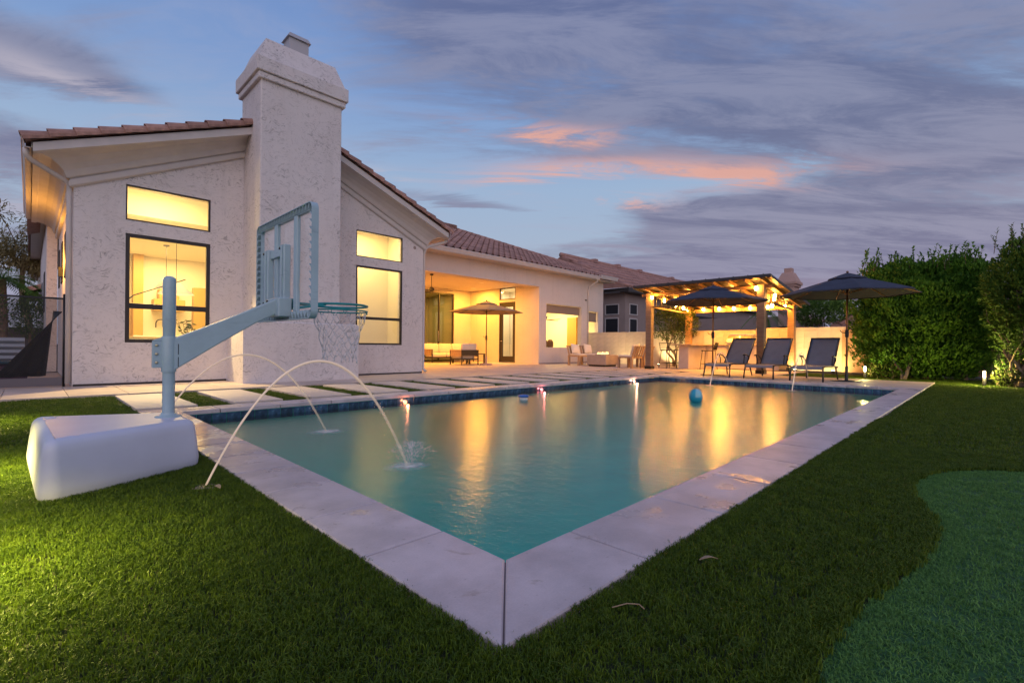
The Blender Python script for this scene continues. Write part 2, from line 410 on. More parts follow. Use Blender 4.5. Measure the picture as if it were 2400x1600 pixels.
m_soil = mat('soil', (.05, .035, .022), .95, var=(6, .3))
m_turf = mat('turf_backing', (.020, .028, .006), .9, var=(30, .4))
m_grass = leafy('turf_blade', (.024, .058, .006), (.138, .210, .016), .5, .25, 3.0)
m_green = leafy('putting_blade', (.052, .145, .034), (.165, .34, .080), .6, .2, 5.0)
m_greenb = mat('putting_backing', (.022, .085, .02), .9, var=(40, .35))
m_plaster = mat('pool_plaster', (.085, .76, .51), .7, var=(2, .06))
m_wtile = mat('waterline_glaze', (.022, .05, .095), .18, var=(14, .55), rand=.45, spec=.6, streak=((9, 9, 30), (.08, .16, .22), .56, .7))
m_plastic = mat('hoop_plastic', (.36, .48, .53), .27, var=(5, .06), streak=((3, 3, 14), (.27, .36, .40), .60, .78))
m_basepl = mat('white_moulded_plastic', (.54, .56, .66), .42, bump=(6, .06, .01), var=(3, .04))
m_teal = mat('teal_rim', (.01, .26, .28), .35, .2)
m_net = mat('white_cord', (.62, .62, .64), .7)
m_bolt = mat('bolt_brass', (.65, .55, .35), .3, .9)
m_navy = mat('navy_canvas', (.030, .034, .058), .85, var=(4, .15), bump=(200, .1, .002))
m_tan = mat('tan_canvas', (.30, .22, .16), .85, var=(4, .1), bump=(200, .1, .002))
m_bronze = mat('bronze_pole', (.22, .11, .06), .4, .6)
m_sling = mat('grey_sling', (.19, .195, .24), .75, bump=(260, .25, .002), var=(4, .08))
m_lframe = mat('charcoal_frame', (.03, .03, .035), .4, .5)
m_wood = wood('cedar', (.46, .25, .10), (.26, .125, .05))
m_woodx = wood('cedar_x', (.46, .25, .10), (.26, .125, .05), (30, 2, 2))
m_woodg = wood('weathered_cedar', (.25, .17, .12), (.15, .10, .075))
m_roofmetal = mat('dark_standing_seam', (.06, .055, .055), .45, .5, var=(3, .1))
m_block = mat('painted_block', (.58, .47, .36), .8, var=(3, .06), rand=.045, bump=(50, .3, .005))
m_cushion = mat('cream_cushion', (.70, .62, .55), .9, bump=(300, .15, .002))
m_teak = wood('pale_teak', (.46, .30, .19), (.30, .18, .11), (20, 20, 3))
m_counter = mat('granite_top', (.38, .28, .22), .25, var=(40, .4))
m_steel = mat('brushed_steel', (.62, .58, .54), .28, .95, var=(2, .05))
m_bulb = emissive('bulb_glow', (1.0, .42, .06), 430)
m_concrete = mat('fire_concrete', (.38, .29, .24), .7, var=(4, .08), bump=(30, .2, .004))
m_flame = emissive('flame', (1.0, .62, .22), 3.0)
m_bark = mat('bark', (.20, .14, .10), .9, var=(12, .3), bump=(30, .6, .02))
m_hedge = leafy('hedge_leaf', (.022, .085, .010), (.17, .34, .035), .5, .3, 1.8)
m_shrub = leafy('shrub_leaf', (.03, .085, .012), (.17, .28, .04), .55, .3, 2.2)
m_citrus = leafy('citrus_leaf', (.03, .055, .012), (.12, .15, .03), .45, .35, 2.5)
m_farleaf = leafy('far_leaf', (.06, .13, .03), (.22, .36, .08), .6, .3, .9)
m_willow = leafy('willow_leaf', (.16, .15, .06), (.42, .34, .17), .6, .35, .9)
m_palm = leafy('palm_leaf', (.04, .11, .02), (.14, .27, .05), .5, .25, 1.0)
m_nstucco = mat('neighbour_stucco', (.30, .235, .215), .85, var=(1.5, .06), bump=(60, .2, .005))
m_nstucco2 = mat('neighbour_chimney_stucco', (.46, .29, .24), .85, var=(1.5, .06), bump=(60, .2, .005))
m_ntrim = mat('neighbour_trim', (.50, .47, .46), .8)
m_screen = mat('dark_sun_screen', (.012, .011, .014), .6)
m_bulbwhite = emissive('lamp_white', (1.0, .82, .45), 18)
m_path_lens = emissive('bollard_lens', (1.0, .78, .38), 26)

WARM = (1.0, .74, .28); AMBER = (1.0, .43, .05)

# ================================================================== SETTING
PX0, PX1, PY0, PY1 = 1.193, 12.185, 1.207, 6.385      # pool inner edge
CW = .345; WZ = -.13
def ring(mb, outer, inner, z):
    (a, b, c, d), (e, f, g, h) = outer, inner
    mb.add([(a, b, z), (c, b, z), (c, d, z), (a, d, z), (e, f, z), (g, f, z), (g, h, z), (e, h, z)], [(0, 1, 5, 4), (1, 2, 6, 5), (2, 3, 7, 6), (3, 0, 4, 7)])
g = MB(); ring(g, (-260, -260, 260, 260), (PX0 - .02, PY0 - .02, PX1 + .02, PY1 + .02), -.075)
tag(g.build('ground', m_soil), kind='structure')
def sheet(name, rects, z, m):
    mb = MB()
    for x0, y0, x1, y1 in rects: mb.add([(x0, y0, z), (x1, y0, z), (x1, y1, z), (x0, y1, z)], [(0, 1, 2, 3)])
    o = mb.build(name, m); o['kind'] = 'structure'; return o
LAWN = [(-7, -6, .846, 9.12), (.846, -6, 15.1, .862), (15.1, -6, 19.3, 4.32), (.85, 6.738, 14.95, 9.14), (18.62, 6.4, 19.3, 14)]
sheet('lawn', LAWN, -.034, m_turf)

# --- pool: basin, waterline tiles, coping stones
pool = thing('swimming_pool', None, None, (0, 0, 0)); pool['kind'] = 'structure'
b = MB(); i0, i1, j0, j1 = PX0, PX1, PY0, PY1; nn = 28; V = []; D = -1.15
def depth_at(x, y):
    e = max(0.0, min(x - i0, i1 - x, y - j0, j1 - y)); r = 1.1
    return D * (math.sqrt(max(0, 1 - (1 - e / r) ** 2)) if e < r else 1.0)
gx = [i0 + (i1 - i0) * .5 * (1 - math.cos(math.pi * k / 60)) for k in range(61)]; gy = [j0 + (j1 - j0) * .5 * (1 - math.cos(math.pi * k / 36)) for k in range(37)]
for x in gx:
    for y in gy: V.append((x, y, -.05 + depth_at(x, y)))
b.add(V, [(i * 37 + k, (i + 1) * 37 + k, (i + 1) * 37 + k + 1, i * 37 + k + 1) for i in range(60) for k in range(36)], 0, True)
b.build('basin', m_plaster, pool, fix=False)
tl = MB(); tl.cbox(-.074, -.006, -.12, .074, .006, .0, .003)
tmesh = tl.mesh('waterline_tile', m_wtile)
nx = int((PX1 - PX0) / .152)
for k in range(nx):
    x = PX0 + (k + .5) * (PX1 - PX0) / nx
    inst(tmesh, 'waterline_tile', pool, (x, PY1 - .008, -.052))
ny = int((PY1 - PY0) / .152)
for k in range(ny):
    y = PY0 + (k + .5) * (PY1 - PY0) / ny
    inst(tmesh, 'waterline_tile', pool, (PX1 - .008, y, -.052), (0, 0, R(90)))
tj = MB()   # the unseen near sides keep their tiles as one strip
tj.box(PX0, PY0, -.17, PX1, PY0 + .012, -.052); tj.box(PX0, PY0 + .012, -.17, PX0 + .012, PY1, -.052)
tag(tj.build('tile_strip', m_wtile, pool), kind='stuff')
def stone(poly):                 # coping stone from a plan polygon: eased top edge
    mb = MB(); n = len(poly); cx = sum(p[0] for p in poly) / n; cy2 = sum(p[1] for p in poly) / n
    def ins(d):
        out = []
        for p in poly:
            v = Vector((cx - p[0], cy2 - p[1])); l = v.length; out.append((p[0] + v.x / l * d * 1.4, p[1] + v.y / l * d * 1.4))
        return out
    P1 = ins(.0); P2 = ins(.006)
    V = [(*p, -.046) for p in P1] + [(*p, -.006) for p in P1] + [(*p, 0) for p in P2]
    F = [tuple(range(n - 1, -1, -1)), tuple(range(2 * n, 3 * n))]
    for a in (0, n): F += [(a + i, a + (i + 1) % n, a + n + (i + 1) % n, a + n + i) for i in range(n)]
    mb.add(V, F); return mb.build('coping_stone', m_coping, pool)
J = .0048
def run(a0, a1, first, step):
    e = [a0, a0 + first]
    while e[-1] + step * 1.35 < a1: e.append(e[-1] + step)
    e.append(a1); return e
xs = run(PX0, PX1, .39, .67); ys = run(PY0, PY1, .382, .51)
ox0, ox1, oy0, oy1 = PX0 - CW, PX1 + CW, PY0 - CW, PY1 + CW
ov = .012   # stones overhang the basin
for k in range(len(xs) - 1):
    a, c = xs[k] + J, xs[k + 1] - J
    if k == 0: stone([(ox0 + J * .7, oy0), (c, oy0), (c, PY0 + ov), (PX0 + J * .7 + ov, PY0 + ov)])
    elif k == len(xs) - 2: stone([(a, oy0), (ox1, oy0), (PX1 - ov, PY0 + ov), (a, PY0 + ov)])
    else: stone([(a, oy0), (c, oy0), (c, PY0 + ov), (a, PY0 + ov)])
    if k == 0: stone([(PX0 + J + ov, PY1 - ov), (c, PY1 - ov), (c, oy1), (ox0 + J, oy1)])
    elif k == len(xs) - 2: stone([(a, PY1 - ov), (PX1 - ov, PY1 - ov), (ox1, oy1), (a, oy1)])
    else: stone([(a, PY1 - ov), (c, PY1 - ov), (c, oy1), (a, oy1)])
for k in range(len(ys) - 1):
    a, c = ys[k] + J, ys[k + 1] - J
    l = len(ys) - 2
    stone([(ox0, oy0 + J * .7 if k == 0 else a), (PX0 + ov, PY0 + J * .7 + ov if k == 0 else a), (PX0 + ov, PY1 - J - ov if k == l else c), (ox0, oy1 - J if k == l else c)])
    stone([(PX1 - ov, PY0 + J + ov if k == 0 else a), (ox1, oy0 + J if k == 0 else a), (ox1, oy1 - J if k == l else c), (PX1 - ov, PY1 - J - ov if k == l else c)])
gb = MB(); ring(gb, (ox0 + .01, oy0 + .01, ox1 - .01, oy1 - .01), (PX0 + .008, PY0 + .008, PX1 - .008, PY1 - .008), -.010)
gb.build('grout_bed', m_grout, pool, fix=False)
sk = MB(); sk.cbox(PX1 - .012, 2.05, -.128, PX1 - .002, 2.55, -.06, .002); sk.build('skimmer_mouth', m_screen, pool)

# --- water
def water_mat():
    m = bpy.data.materials.new('pool_water'); m.use_nodes = True; t = m.node_tree; t.nodes.remove(t.nodes['Principled BSDF'])
    tc = N(t, 'ShaderNodeTexCoord').outputs['Object']
    mp = N(t, 'ShaderNodeMapping', i_Vector=tc, i_Rotation=(0, 0, R(45)), i_Scale=(1.5, 1.0, 1))
    n1 = N(t, 'ShaderNodeTexNoise', i_Vector=mp.outputs[0], i_Scale=9.0, i_Detail=3.0, i_Roughness=.5, i_Distortion=.4).outputs[0]
    n2 = N(t, 'ShaderNodeTexNoise', i_Vector=mp.outputs[0], i_Scale=44.0, i_Detail=2.0, i_Roughness=.5).outputs[0]
    h = mth(t, 'ADD', mth(t, 'MULTIPLY', n1, .62), mth(t, 'MULTIPLY', n2, .30))
    bp = N(t, 'ShaderNodeBump', i_Strength=.30, i_Distance=.020, i_Height=h)
    tr = N(t, 'ShaderNodeBsdfTransparent', i_0=(.70, .97, .95, 1)); gl = N(t, 'ShaderNodeBsdfGlossy', i_Roughness=.17, i_Normal=bp.outputs[0])
    fr = N(t, 'ShaderNodeFresnel', i_IOR=1.35, i_Normal=bp.outputs[0])
    mx = N(t, 'ShaderNodeMixShader', i_0=fr.outputs[0], i_1=tr.outputs[0], i_2=gl.outputs[0])
    t.links.new(mx.outputs[0], t.nodes['Material Output'].inputs[0]); return m
wm = MB(); wm.add([(PX0, PY0, WZ), (PX1, PY0, WZ), (PX1, PY1, WZ), (PX0, PY1, WZ)], [(0, 1, 2, 3)])
tag(wm.build('water', water_mat(), fix=False), kind='structure')

# --- paving slabs
patio = thing('patio', None, None); patio['kind'] = 'structure'
SLM = {}
def slab(x0, y0, x1, y1, m=m_slab, par=None, name='paving_slab', z=0.0, gap=.003):
    k = (round(x1 - x0, 3), round(y1 - y0, 3), m.name)
    if k not in SLM:
        mb = MB(); w, d = (x1 - x0) / 2 - gap, (y1 - y0) / 2 - gap; mb.cbox(-w, -d, -.045, w, d, 0, .003); SLM[k] = mb.mesh(name, m)
    inst(SLM[k], name, par or patio, ((x0 + x1) / 2, (y0 + y1) / 2, z))
def pave(x0, y0, x1, y1, sx, sy):
    nx = max(1, round((x1 - x0) / sx)); ny = max(1, round((y1 - y0) / sy)); sx = (x1 - x0) / nx; sy = (y1 - y0) / ny
    for i in range(nx):
        for j in range(ny): slab(x0 + i * sx, y0 + j * sy, x0 + (i + 1) * sx, y0 + (j + 1) * sy)
pave(-2.26, 9.15, 7.7, 11.14, .664, 2.0)
pave(7.7, 9.15, 20.4, 13.82, 1.27, 1.17)
pave(7.9, 13.82, 15.58, 18.4, 1.28, 1.15)
pave(12.535, .868, 15.1, 6.735, 1.28, 1.17)
pave(14.955, 6.738, 18.6, 9.15, 1.22, 1.2)
pave(15.105, 4.34, 18.6, 6.735, 1.17, 1.2)
gb = MB()
for x0, y0, x1, y1 in ((-2.26, 9.15, 20.4, 18.4), (12.535, .868, 15.1, 6.735), (14.955, 4.34, 18.6, 9.15)):
    gb.add([(x0, y0, -.02), (x1, y0, -.02), (x1, y1, -.02), (x0, y1, -.02)], [(0, 1, 2, 3)])
# (the two overlapping corners sit at slightly different heights)
gb.v = [(p[0], p[1], -.02 - .003 * (i // 4)) for i, p in enumerate(gb.v)]
gb.build('grout_bed', mat('sand_bed', (.40, .34, .31), .9), patio, fix=False)
path = thing('stepping_path', None, None); path['kind'] = 'structure'
for k in range(14):
    x = .873 + 1.0155 * k
    if x + .615 > 14.9: break
    slab(x, 6.97, x + .615, 8.93, m_pad, path, 'stepping_pad', -.002)

# --- putting green
GE = [(4.62, -.35), (4.50, -.12), (4.30, .10), (4.05, .225), (3.75, .29), (3.45, .29), (3.15, .22), (2.85, .155), (2.45, .155), (2.05, .215), (1.75, .27), (1.46, .285), (1.15, .26), (.8, .2), (.3, .05), (-.2, -.25), (-.5, -.8)]
def catmull(P, n=6):
    out = []
    for i in range(len(P) - 1):
        p0, p1, p2, p3 = Vector(P[max(0, i - 1)]), Vector(P[i]), Vector(P[i + 1]), Vector(P[min(len(P) - 1, i + 2)])
        for k in range(n): u = k / n; q = .5 * ((2 * p1) + (p2 - p0) * u + (2 * p0 - 5 * p1 + 4 * p2 - p3) * u * u + (3 * p1 - p0 - 3 * p2 + p3) * u ** 3); out.append((q.x, q.y))
    return out + [P[-1]]
GE = catmull(GE)
poly = GE + [(-.6, -3.2), (4.4, -3.2), (4.8, -1.6)]
pg = MB(); pg.add([(x, y, -.026) for x, y in poly], [tuple(range(len(poly)))])
tag(pg.build('putting_green', m_greenb), kind='structure')
def inpoly(x, y, P=poly):
    c = False; j = len(P) - 1
    for i in range(len(P)):
        if (P[i][1] > y) != (P[j][1] > y) and x < (P[j][0] - P[i][0]) * (y - P[i][1]) / (P[j][1] - P[i][1] + 1e-12) + P[i][0]: c = not c
        j = i
    return c

# --- turf blades: patches of blades instanced over the lawns
def blade_patch(name, size, n, h, w, m, seed, lean=.5, curl=0):
    rnd = random.Random(seed); mb = MB()
    for _ in range(n):
        x, y = rnd.uniform(-size, size), rnd.uniform(-size, size); a = rnd.uniform(0, 6.283); hh = h * rnd.uniform(.65, 1.15)
        dx, dy = math.cos(a), math.sin(a); la = rnd.uniform(0, 6.283); l = rnd.uniform(.1, lean) * hh
        lx, ly = math.cos(la) * l, math.sin(la) * l; ww = w * rnd.uniform(.7, 1.2) / 2
        p0 = (x - dx * ww, y - dy * ww, 0); p1 = (x + dx * ww, y + dy * ww, 0)
        p2 = (x + lx * .35 - dx * ww * .8, y + ly * .35 - dy * ww * .8, hh * .55); p3 = (x + lx * .35 + dx * ww * .8, y + ly * .35 + dy * ww * .8, hh * .55)
        p4 = (x + lx * 1.2, y + ly * 1.2, hh * (.95 - .35 * l / hh))
        mb.add([p0, p1, p3, p2, p4], [(0, 1, 2, 3), (3, 2, 4)])
    return bpy.data.objects.new(name, mb.mesh(name, m))
def scatter(name, pts, src, label, cat='grass'):
    me = bpy.data.meshes.new(name); me.from_pydata([p[:3] for p in pts], [], [])
    me.attributes.new('rot', 'FLOAT_VECTOR', 'POINT'); me.attributes.new('scl', 'FLOAT', 'POINT')
    me.attributes['rot'].data.foreach_set('vector', [k for p in pts for k in (0, 0, p[3])])
    me.attributes['scl'].data.foreach_set('value', [p[4] for p in pts])
    ob = bpy.data.objects.new(name, me); C.objects.link(ob)
    ng = bpy.data.node_groups.new(name + '_nodes', 'GeometryNodeTree')
    ng.interface.new_socket('Geometry', in_out='INPUT', socket_type='NodeSocketGeometry'); ng.interface.new_socket('Geometry', in_out='OUTPUT', socket_type='NodeSocketGeometry')
    gi = ng.nodes.new('NodeGroupInput'); go = ng.nodes.new('NodeGroupOutput')
    oi = ng.nodes.new('GeometryNodeObjectInfo'); oi.inputs['Object'].default_value = src
    ip = ng.nodes.new('GeometryNodeInstanceOnPoints')
    r1 = ng.nodes.new('GeometryNodeInputNamedAttribute'); r1.data_type = 'FLOAT_VECTOR'; r1.inputs['Name'].default_value = 'rot'
    s1 = ng.nodes.new('GeometryNodeInputNamedAttribute'); s1.data_type = 'FLOAT'; s1.inputs['Name'].default_value = 'scl'
    L = ng.links.new
    L(gi.outputs[0], ip.inputs['Points']); L(oi.outputs['Geometry'], ip.inputs['Instance'])
    L(r1.outputs['Attribute'], ip.inputs['Rotation']); L(s1.outputs['Attribute'], ip.inputs['Scale']); L(ip.outputs[0], go.inputs[0])
    md = ob.modifiers.new('blades', 'NODES'); md.node_group = ng
    return tag(ob, label, cat, kind='stuff')
rg = random.Random(3)
def grid(rects, step, z, test=None, s0=.85, s1=1.15, margin=.0):
    P = []
    for x0, y0, x1, y1 in rects:
        nx, ny = int((x1 - x0) / step), int((y1 - y0) / step)
        for i in range(nx):
            for j in range(ny):
                x = x0 + (i + .5) * (x1 - x0) / nx + rg.uniform(-.3, .3) * step; y = y0 + (j + .5) * (y1 - y0) / ny + rg.uniform(-.3, .3) * step
                x = min(max(x, x0 + margin), x1 - margin); y = min(max(y, y0 + margin), y1 - margin)
                if test and not test(x, y): continue
                P.append((x, y, z, rg.uniform(0, 6.283), rg.uniform(s0, s1)))
    return P
patchA = blade_patch('turf_patch', .06, 280, .026, .0034, m_grass, 1, .9)
def edged(x, y):
    return min((x - a) ** 2 + (y - b) ** 2 for a, b in GE)
notgreen = lambda x, y: not inpoly(x, y) and edged(x, y) > .0072 
near = grid([(-1.6, -1.6, .846, 5.0), (.846, -1.6, 5.0, .862)], .080, -.022, lambda x, y: notgreen(x, y) and x + y > -1.2, margin=.045)
for k in range(90): near.append((.800 + rg.uniform(-.006, .006), .86 + k * .065, -.010, rg.uniform(0, 6.283), rg.uniform(.6, .85))); near.append((.86 + k * .065, .814 + rg.uniform(-.006, .006), -.010, rg.uniform(0, 6.283), rg.uniform(.6, .85)))
patchE = blade_patch('turf_patch_edge', .02, 44, .026, .0034, m_grass, 11, .7)
inb = [g for g in grid([(.2, -.6, 5.0, .45)], .026, -.020, lambda x, y: edged(x, y) < .0110 and x + y > -.6) if not inpoly(g[0], g[1])]
scatter('turf_lip', inb, patchE, 'lip of taller turf along the edge of the putting green')
scatter('turf', near, patchA, 'short green artificial turf beside the pool coping')
patchB = blade_patch('turf_patch_far', .10, 190, .030, .0055, m_grass, 2, .8)
far = grid([(-3.0, 5.0, .846, 9.12), (5.0, -2.4, 15.1, .862), (15.1, -2.4, 17.6, 4.3)], .15, -.034, margin=.08)
patchC = blade_patch('turf_patch_strip', .10, 150, .030, .0055, m_grass, 5, .8)
strips = []
for k in range(14):
    x0 = .873 + 1.0155 * k + .615; x1 = x0 + .40
    strips += grid([(x0 + .02, 6.76, x1 - .02, 9.13)], .13, -.034, margin=.06)
    strips += grid([(x0 - .6, 6.75, x0, 6.955), (x0 - .6, 8.945, x0, 9.14)], .10, -.034, margin=.07, s0=.7, s1=.85)
for i, p in enumerate(strips): strips[i] = (*p[:4], p[4] * .8)
scatter('turf', far, patchB, 'short green artificial turf further along the lawn')
scatter('turf', strips, patchC, 'turf strips between the pale stepping pads')
patchG = blade_patch('putting_patch', .06, 170, .016, .0028, m_green, 9, 1.8)
scatter('putting_turf', grid([(-.6, -2.0, 4.8, .32)], .085, -.026, lambda x, y: inpoly(x, y) and x + y > -1.0 and edged(x, y) > .0060) + [g for g in []], patchG, 'bluish green clipped putting surface')
patchH = blade_patch('putting_patch_edge', .022, 34, .015, .0028, m_green, 19, 1.6)
scatter('putting_turf', [g for g in grid([(.2, -.6, 5.0, .45)], .028, -.026, lambda x, y: inpoly(x, y) and edged(x, y) < .0085 and x + y > -.6)], patchH, 'clipped fringe along the edge of the putting surface')

# ================================================================== HOUSE
YG = 11.145; GX0, GX1 = .521, 7.695; GC = 4.108; SL = .404
house = thing('house', 'pale stucco house with tall chimney, lit windows and clay tile roofs', 'house', (0, 0, 0))
def Rz(x): return 3.93 + SL * ((x if x < GC else 2 * GC - x) - .08)      # underside of the rake tiles
def wallm(name, f, m=m_stucco):
    mb = MB(); f(mb); return mb.build(name, m, house)
# gable wall with its four openings
WIN = [(1.215, 2.56, 3.0, 3.65), (1.235, 2.57, .765, 2.76), (5.71, 7.04, 2.97, 3.63), (5.715, 7.04, .765, 2.75)]
def gable(mb):
    T = .22
    def strip(x0, x1, holes):
        z = 0.0
        for a, c in holes + [(None, None)]:
            t0 = a if a is not None else Rz(x0) - .2; t1 = a if a is not None else Rz(x1) - .2
            mb.hexa([(x0, YG, z), (x1, YG, z), (x1, YG + T, z), (x0, YG + T, z)], [(x0, YG, t0), (x1, YG, t1), (x1, YG + T, t1), (x0, YG + T, t0)])
            z = c
    strip(GX0, 1.225, []); strip(1.225, 2.565, [(.765, 2.76), (3.0, 3.65)]); strip(2.565, GC, []); strip(GC, 5.7125, [])
    strip(5.7125, 7.04, [(.765, 2.75), (2.97, 3.63)]); strip(7.04, GX1, [])
wallm('gable_wall', gable)
wallm('stucco_wall', lambda mb: (mb.box(GX0, YG + .22, 0, GX0 + .2, 17, 3.9), mb.box(GX0 + .2, 18.5, 0, GX1 - .2, 18.65, 3.9)))
wallm('stucco_wall', lambda mb: mb.box(GX1 - .2, YG + .22, 0, GX1, 18.6, 4.0))
for x0, x1 in ((GX0 + .01, 2.87), (5.24, GX1 - .01)): wallm('weep_screed', lambda mb: mb.box(x0, YG - .008, .0, x1, YG + .1, .035), m_dark)
# windows
def window(x0, x1, z0, z1, y=YG, fw=.045, mid=None, posts=(), axis='Y', parent=house, name='window', depth=.06, sgn=1):
    mb = MB(); d0, d1 = .012, .012 + depth
    def bx(a, b_, c, d): 
        if axis == 'Y': mb.cbox(a, y + d0, b_, c, y + d1, d, .004)
        else: mb.cbox(y + d0, a, b_, y + d1, c, d, .004)
    bx(x0, z0, x0 + fw, z1); bx(x1 - fw, z0, x1, z1); bx(x0 + fw, z1 - fw, x1 - fw, z1); bx(x0 + fw, z0, x1 - fw, z0 + fw)
    if mid: bx(x0 + fw, mid - fw * .7, x1 - fw, mid + fw * .7)
    for p, a, c in posts: bx(p - fw * .4, a, p + fw * .4, c)
    f = mb.build(name, m_dark, parent)
    pb = MB()
    yy = y + d0 + depth * .5
    if axis == 'Y': pb.add([(x0 + .01, yy, z0 + .01), (x1 - .01, yy, z0 + .01), (x1 - .01, yy, z1 - .01), (x0 + .01, yy, z1 - .01)], [(0, 1, 2, 3)])
    else: pb.add([(yy, x0 + .01, z0 + .01), (yy, x1 - .01, z0 + .01), (yy, x1 - .01, z1 - .01), (yy, x0 + .01, z1 - .01)], [(0, 1, 2, 3)])
    if parent is house: pb.build('pane', m_glass, f, fix=False)
    else: pb.build('pane', m_screen, f, fix=False)
    return f
window(1.215, 2.565, 2.995, 3.655, fw=.035); window(1.22, 2.57, .76, 2.765, fw=.07, mid=1.44)
window(5.71, 7.045, 2.965, 3.635, fw=.03); window(5.71, 7.045, .76, 2.755, fw=.05, mid=1.44)
# raked cornice: profile (distance out of the wall, height below the tile line)
PROF = [(0, -.50), (.055, -.50), (.065, -.485), (.065, -.40), (.045, -.385), (.045, -.37), (.09, -.365), (.10, -.345), (.13, -.27), (.19, -.21), (.28, -.155), (.41, -.138), (.41, -.152), (.425, -.157), (.50, -.157), (.50, -.02), (.47, 0), (0, 0)]
def sweep(mb, pts):     # pts: list of (origin, out direction) ; closed profile swept along
    n = len(PROF); V = []
    for o, d in pts:
        for a, h in PROF: V.append((o[0] + d[0] * a, o[1] + d[1] * a, o[2] + h))
    F = []
    for i in range(len(pts) - 1):
        for k in range(n): F.append((i * n + k, i * n + (k + 1) % n, (i + 1) * n + (k + 1) % n, (i + 1) * n + k))
    F += [tuple(range(n)), tuple((len(pts) - 1) * n + k for k in range(n - 1, -1, -1))]
    mb.add(V, F)
e0 = GX0
mb = MB()   # left: eave along Y mitred into the rake (the mitre point moves out diagonally)
Z0 = Rz(GX0)
def rakept(x, d, zz=None): return ((x, YG, Rz(x) if zz is None else zz), d)
sweep(mb, [((GX0, 17.0, Z0 - .2), (-1, 0)), ((GX0, YG, Z0 - .2), (-1, -1)), ((GX0 + .001, YG, Z0 - .2), (-1, -1)), ((3.165, YG, Rz(3.165)), (0, -1))])
mb.build('cornice', m_trim, house)
mb = MB()
sweep(mb, [((4.815, YG, Rz(4.815)), (0, -1)), ((GX1, YG, Rz(GX1) - .2), (1, -1)), ((GX1, YG + .001, Rz(GX1) - .2), (1, -1)), ((GX1, 14.2, Rz(GX1) - .2), (1, 0))])
mb.build('cornice', m_trim, house)
# gable roof slopes + rake tiles
groof = MB()
yb = 20.0; y0 = YG - .46
for sx in (-1, 1):
    xe = GC + sx * (GC + .06)
    a = (xe, Rz(GC) - SL * (GC + .06) + .02); t = (GC, Rz(GC) + .02)
    groof.hexa([(a[0], y0, a[1]), (t[0], y0, t[1]), (t[0], yb, t[1]), (a[0], yb, a[1])] if sx < 0 else [(t[0], y0, t[1]), (a[0], y0, a[1]), (a[0], yb, a[1]), (t[0], yb, t[1])],
               [(a[0], y0, a[1] + .03), (t[0], y0, t[1] + .03), (t[0], yb, t[1] + .03), (a[0], yb, a[1] + .03)] if sx < 0 else [(t[0], y0, t[1] + .03), (a[0], y0, a[1] + .03), (a[0], yb, a[1] + .03), (t[0], yb, t[1] + .03)])
roof1 = groof.build('gable_roof', m_tile, house)
def halfbarrel(name, L, r0, r1, th=.014, n=9, a0=-105, a1=105):
    mb = MB(); V = []; F = []
    for y, r in ((0, r0), (L, r1)):
        for rr in (r, r - th):
            for k in range(n):
                t = R(a0 + (a1 - a0) * k / (n - 1)); V.append((rr * math.sin(t), y, rr * math.cos(t)))
    o0, i0_, o1, i1_ = 0, n, 2 * n, 3 * n
    for k in range(n - 1):
        F += [(o0 + k, o0 + k + 1, o1 + k + 1, o1 + k), (i0_ + k + 1, i0_ + k, i1_ + k, i1_ + k + 1), (o0 + k + 1, o0 + k, i0_ + k, i0_ + k + 1), (o1 + k, o1 + k + 1, i1_ + k + 1, i1_ + k)]
    for k in (0, n - 1): F.append((o0 + k, o1 + k, i1_ + k, i0_ + k))
    mb.add(V, F, 0, False); me = mb.mesh(name, m_tile, True)
    return me
rake = halfbarrel('rake_tile', .42, .125, .098)
ang = math.atan(SL)
for sx in (-1, 1):
    k = 0
    while True:
        d = .335 * k
        if d * math.cos(ang) > GC - .05: break
        x = GC + sx * (GC + .10 - d * math.cos(ang)); z = Rz(GC) - SL * (GC + .10) + d * math.sin(ang) + .06
        o = inst(rake, 'rake_tile', roof1, (x, YG - .455, z + random.uniform(-.004, .004)))
        o.rotation_mode = 'QUATERNION'
        up = Vector((-sx * math.cos(ang - .05), random.uniform(-.012, .012), math.sin(ang - .05))).normalized()
        side = up.cross(Vector((0, 0, 1))).normalized(); nrm = side.cross(up)
        M = Matrix((side, up, nrm)).transposed(); o.rotation_quaternion = M.to_quaternion()
        k += 1
# gutter and downspouts
def gutter(name, p0, p1, out, parent=house):
    p0 = Vector(p0); p1 = Vector(p1); out = Vector(out); prof = [(0, 0), (0, -.15), (.03, -.165), (.085, -.165), (.095, -.14), (.115, -.05), (.13, -.045), (.13, 0), (.12, 0), (.10, -.045), (.08, -.15), (.012, -.15), (.012, 0)]
    n = len(prof); V = []
    for p in (p0, p1):
        for a, h in prof: q = p + out * a; V.append((q.x, q.y, q.z + h))
    F = [(k, (k + 1) % n, n + (k + 1) % n, n + k) for k in range(n)] + [tuple(range(n)), tuple(range(2 * n - 1, n - 1, -1))]
    g_ = MB(); g_.add(V, F); return g_.build(name, m_trim, parent)
gutter('gutter', (.015, YG - .40, 3.985), (.015, 17.0, 3.985), (-1, 0, 0))
ds = MB(); ds.tube([(-.055, YG - .30, 3.83), (-.055, YG - .30, 3.74), (.0, YG - .24, 3.68), (.40, YG - .01, 3.51), (.465, YG + .04, 3.46), (.47, YG + .045, 3.3), (.47, YG + .045, .05)], .042, 8)
ds.build('downspout', m_trim, house)
gutter('gutter', (8.20, YG - .42, 3.90), (8.20, 13.2, 3.90), (1, 0, 0))
ds = MB(); ds.tube([(8.27, YG - .3, 3.75), (8.27, YG - .3, 3.70), (8.2, YG - .26, 3.66), (7.82, YG - .03, 3.5), (7.76, YG - .005, 3.42), (7.755, YG + .05, 3.3), (7.755, YG + .05, .12), (7.74, YG - .1, .05)], .04, 8)
ds.build('downspout', m_trim, house)
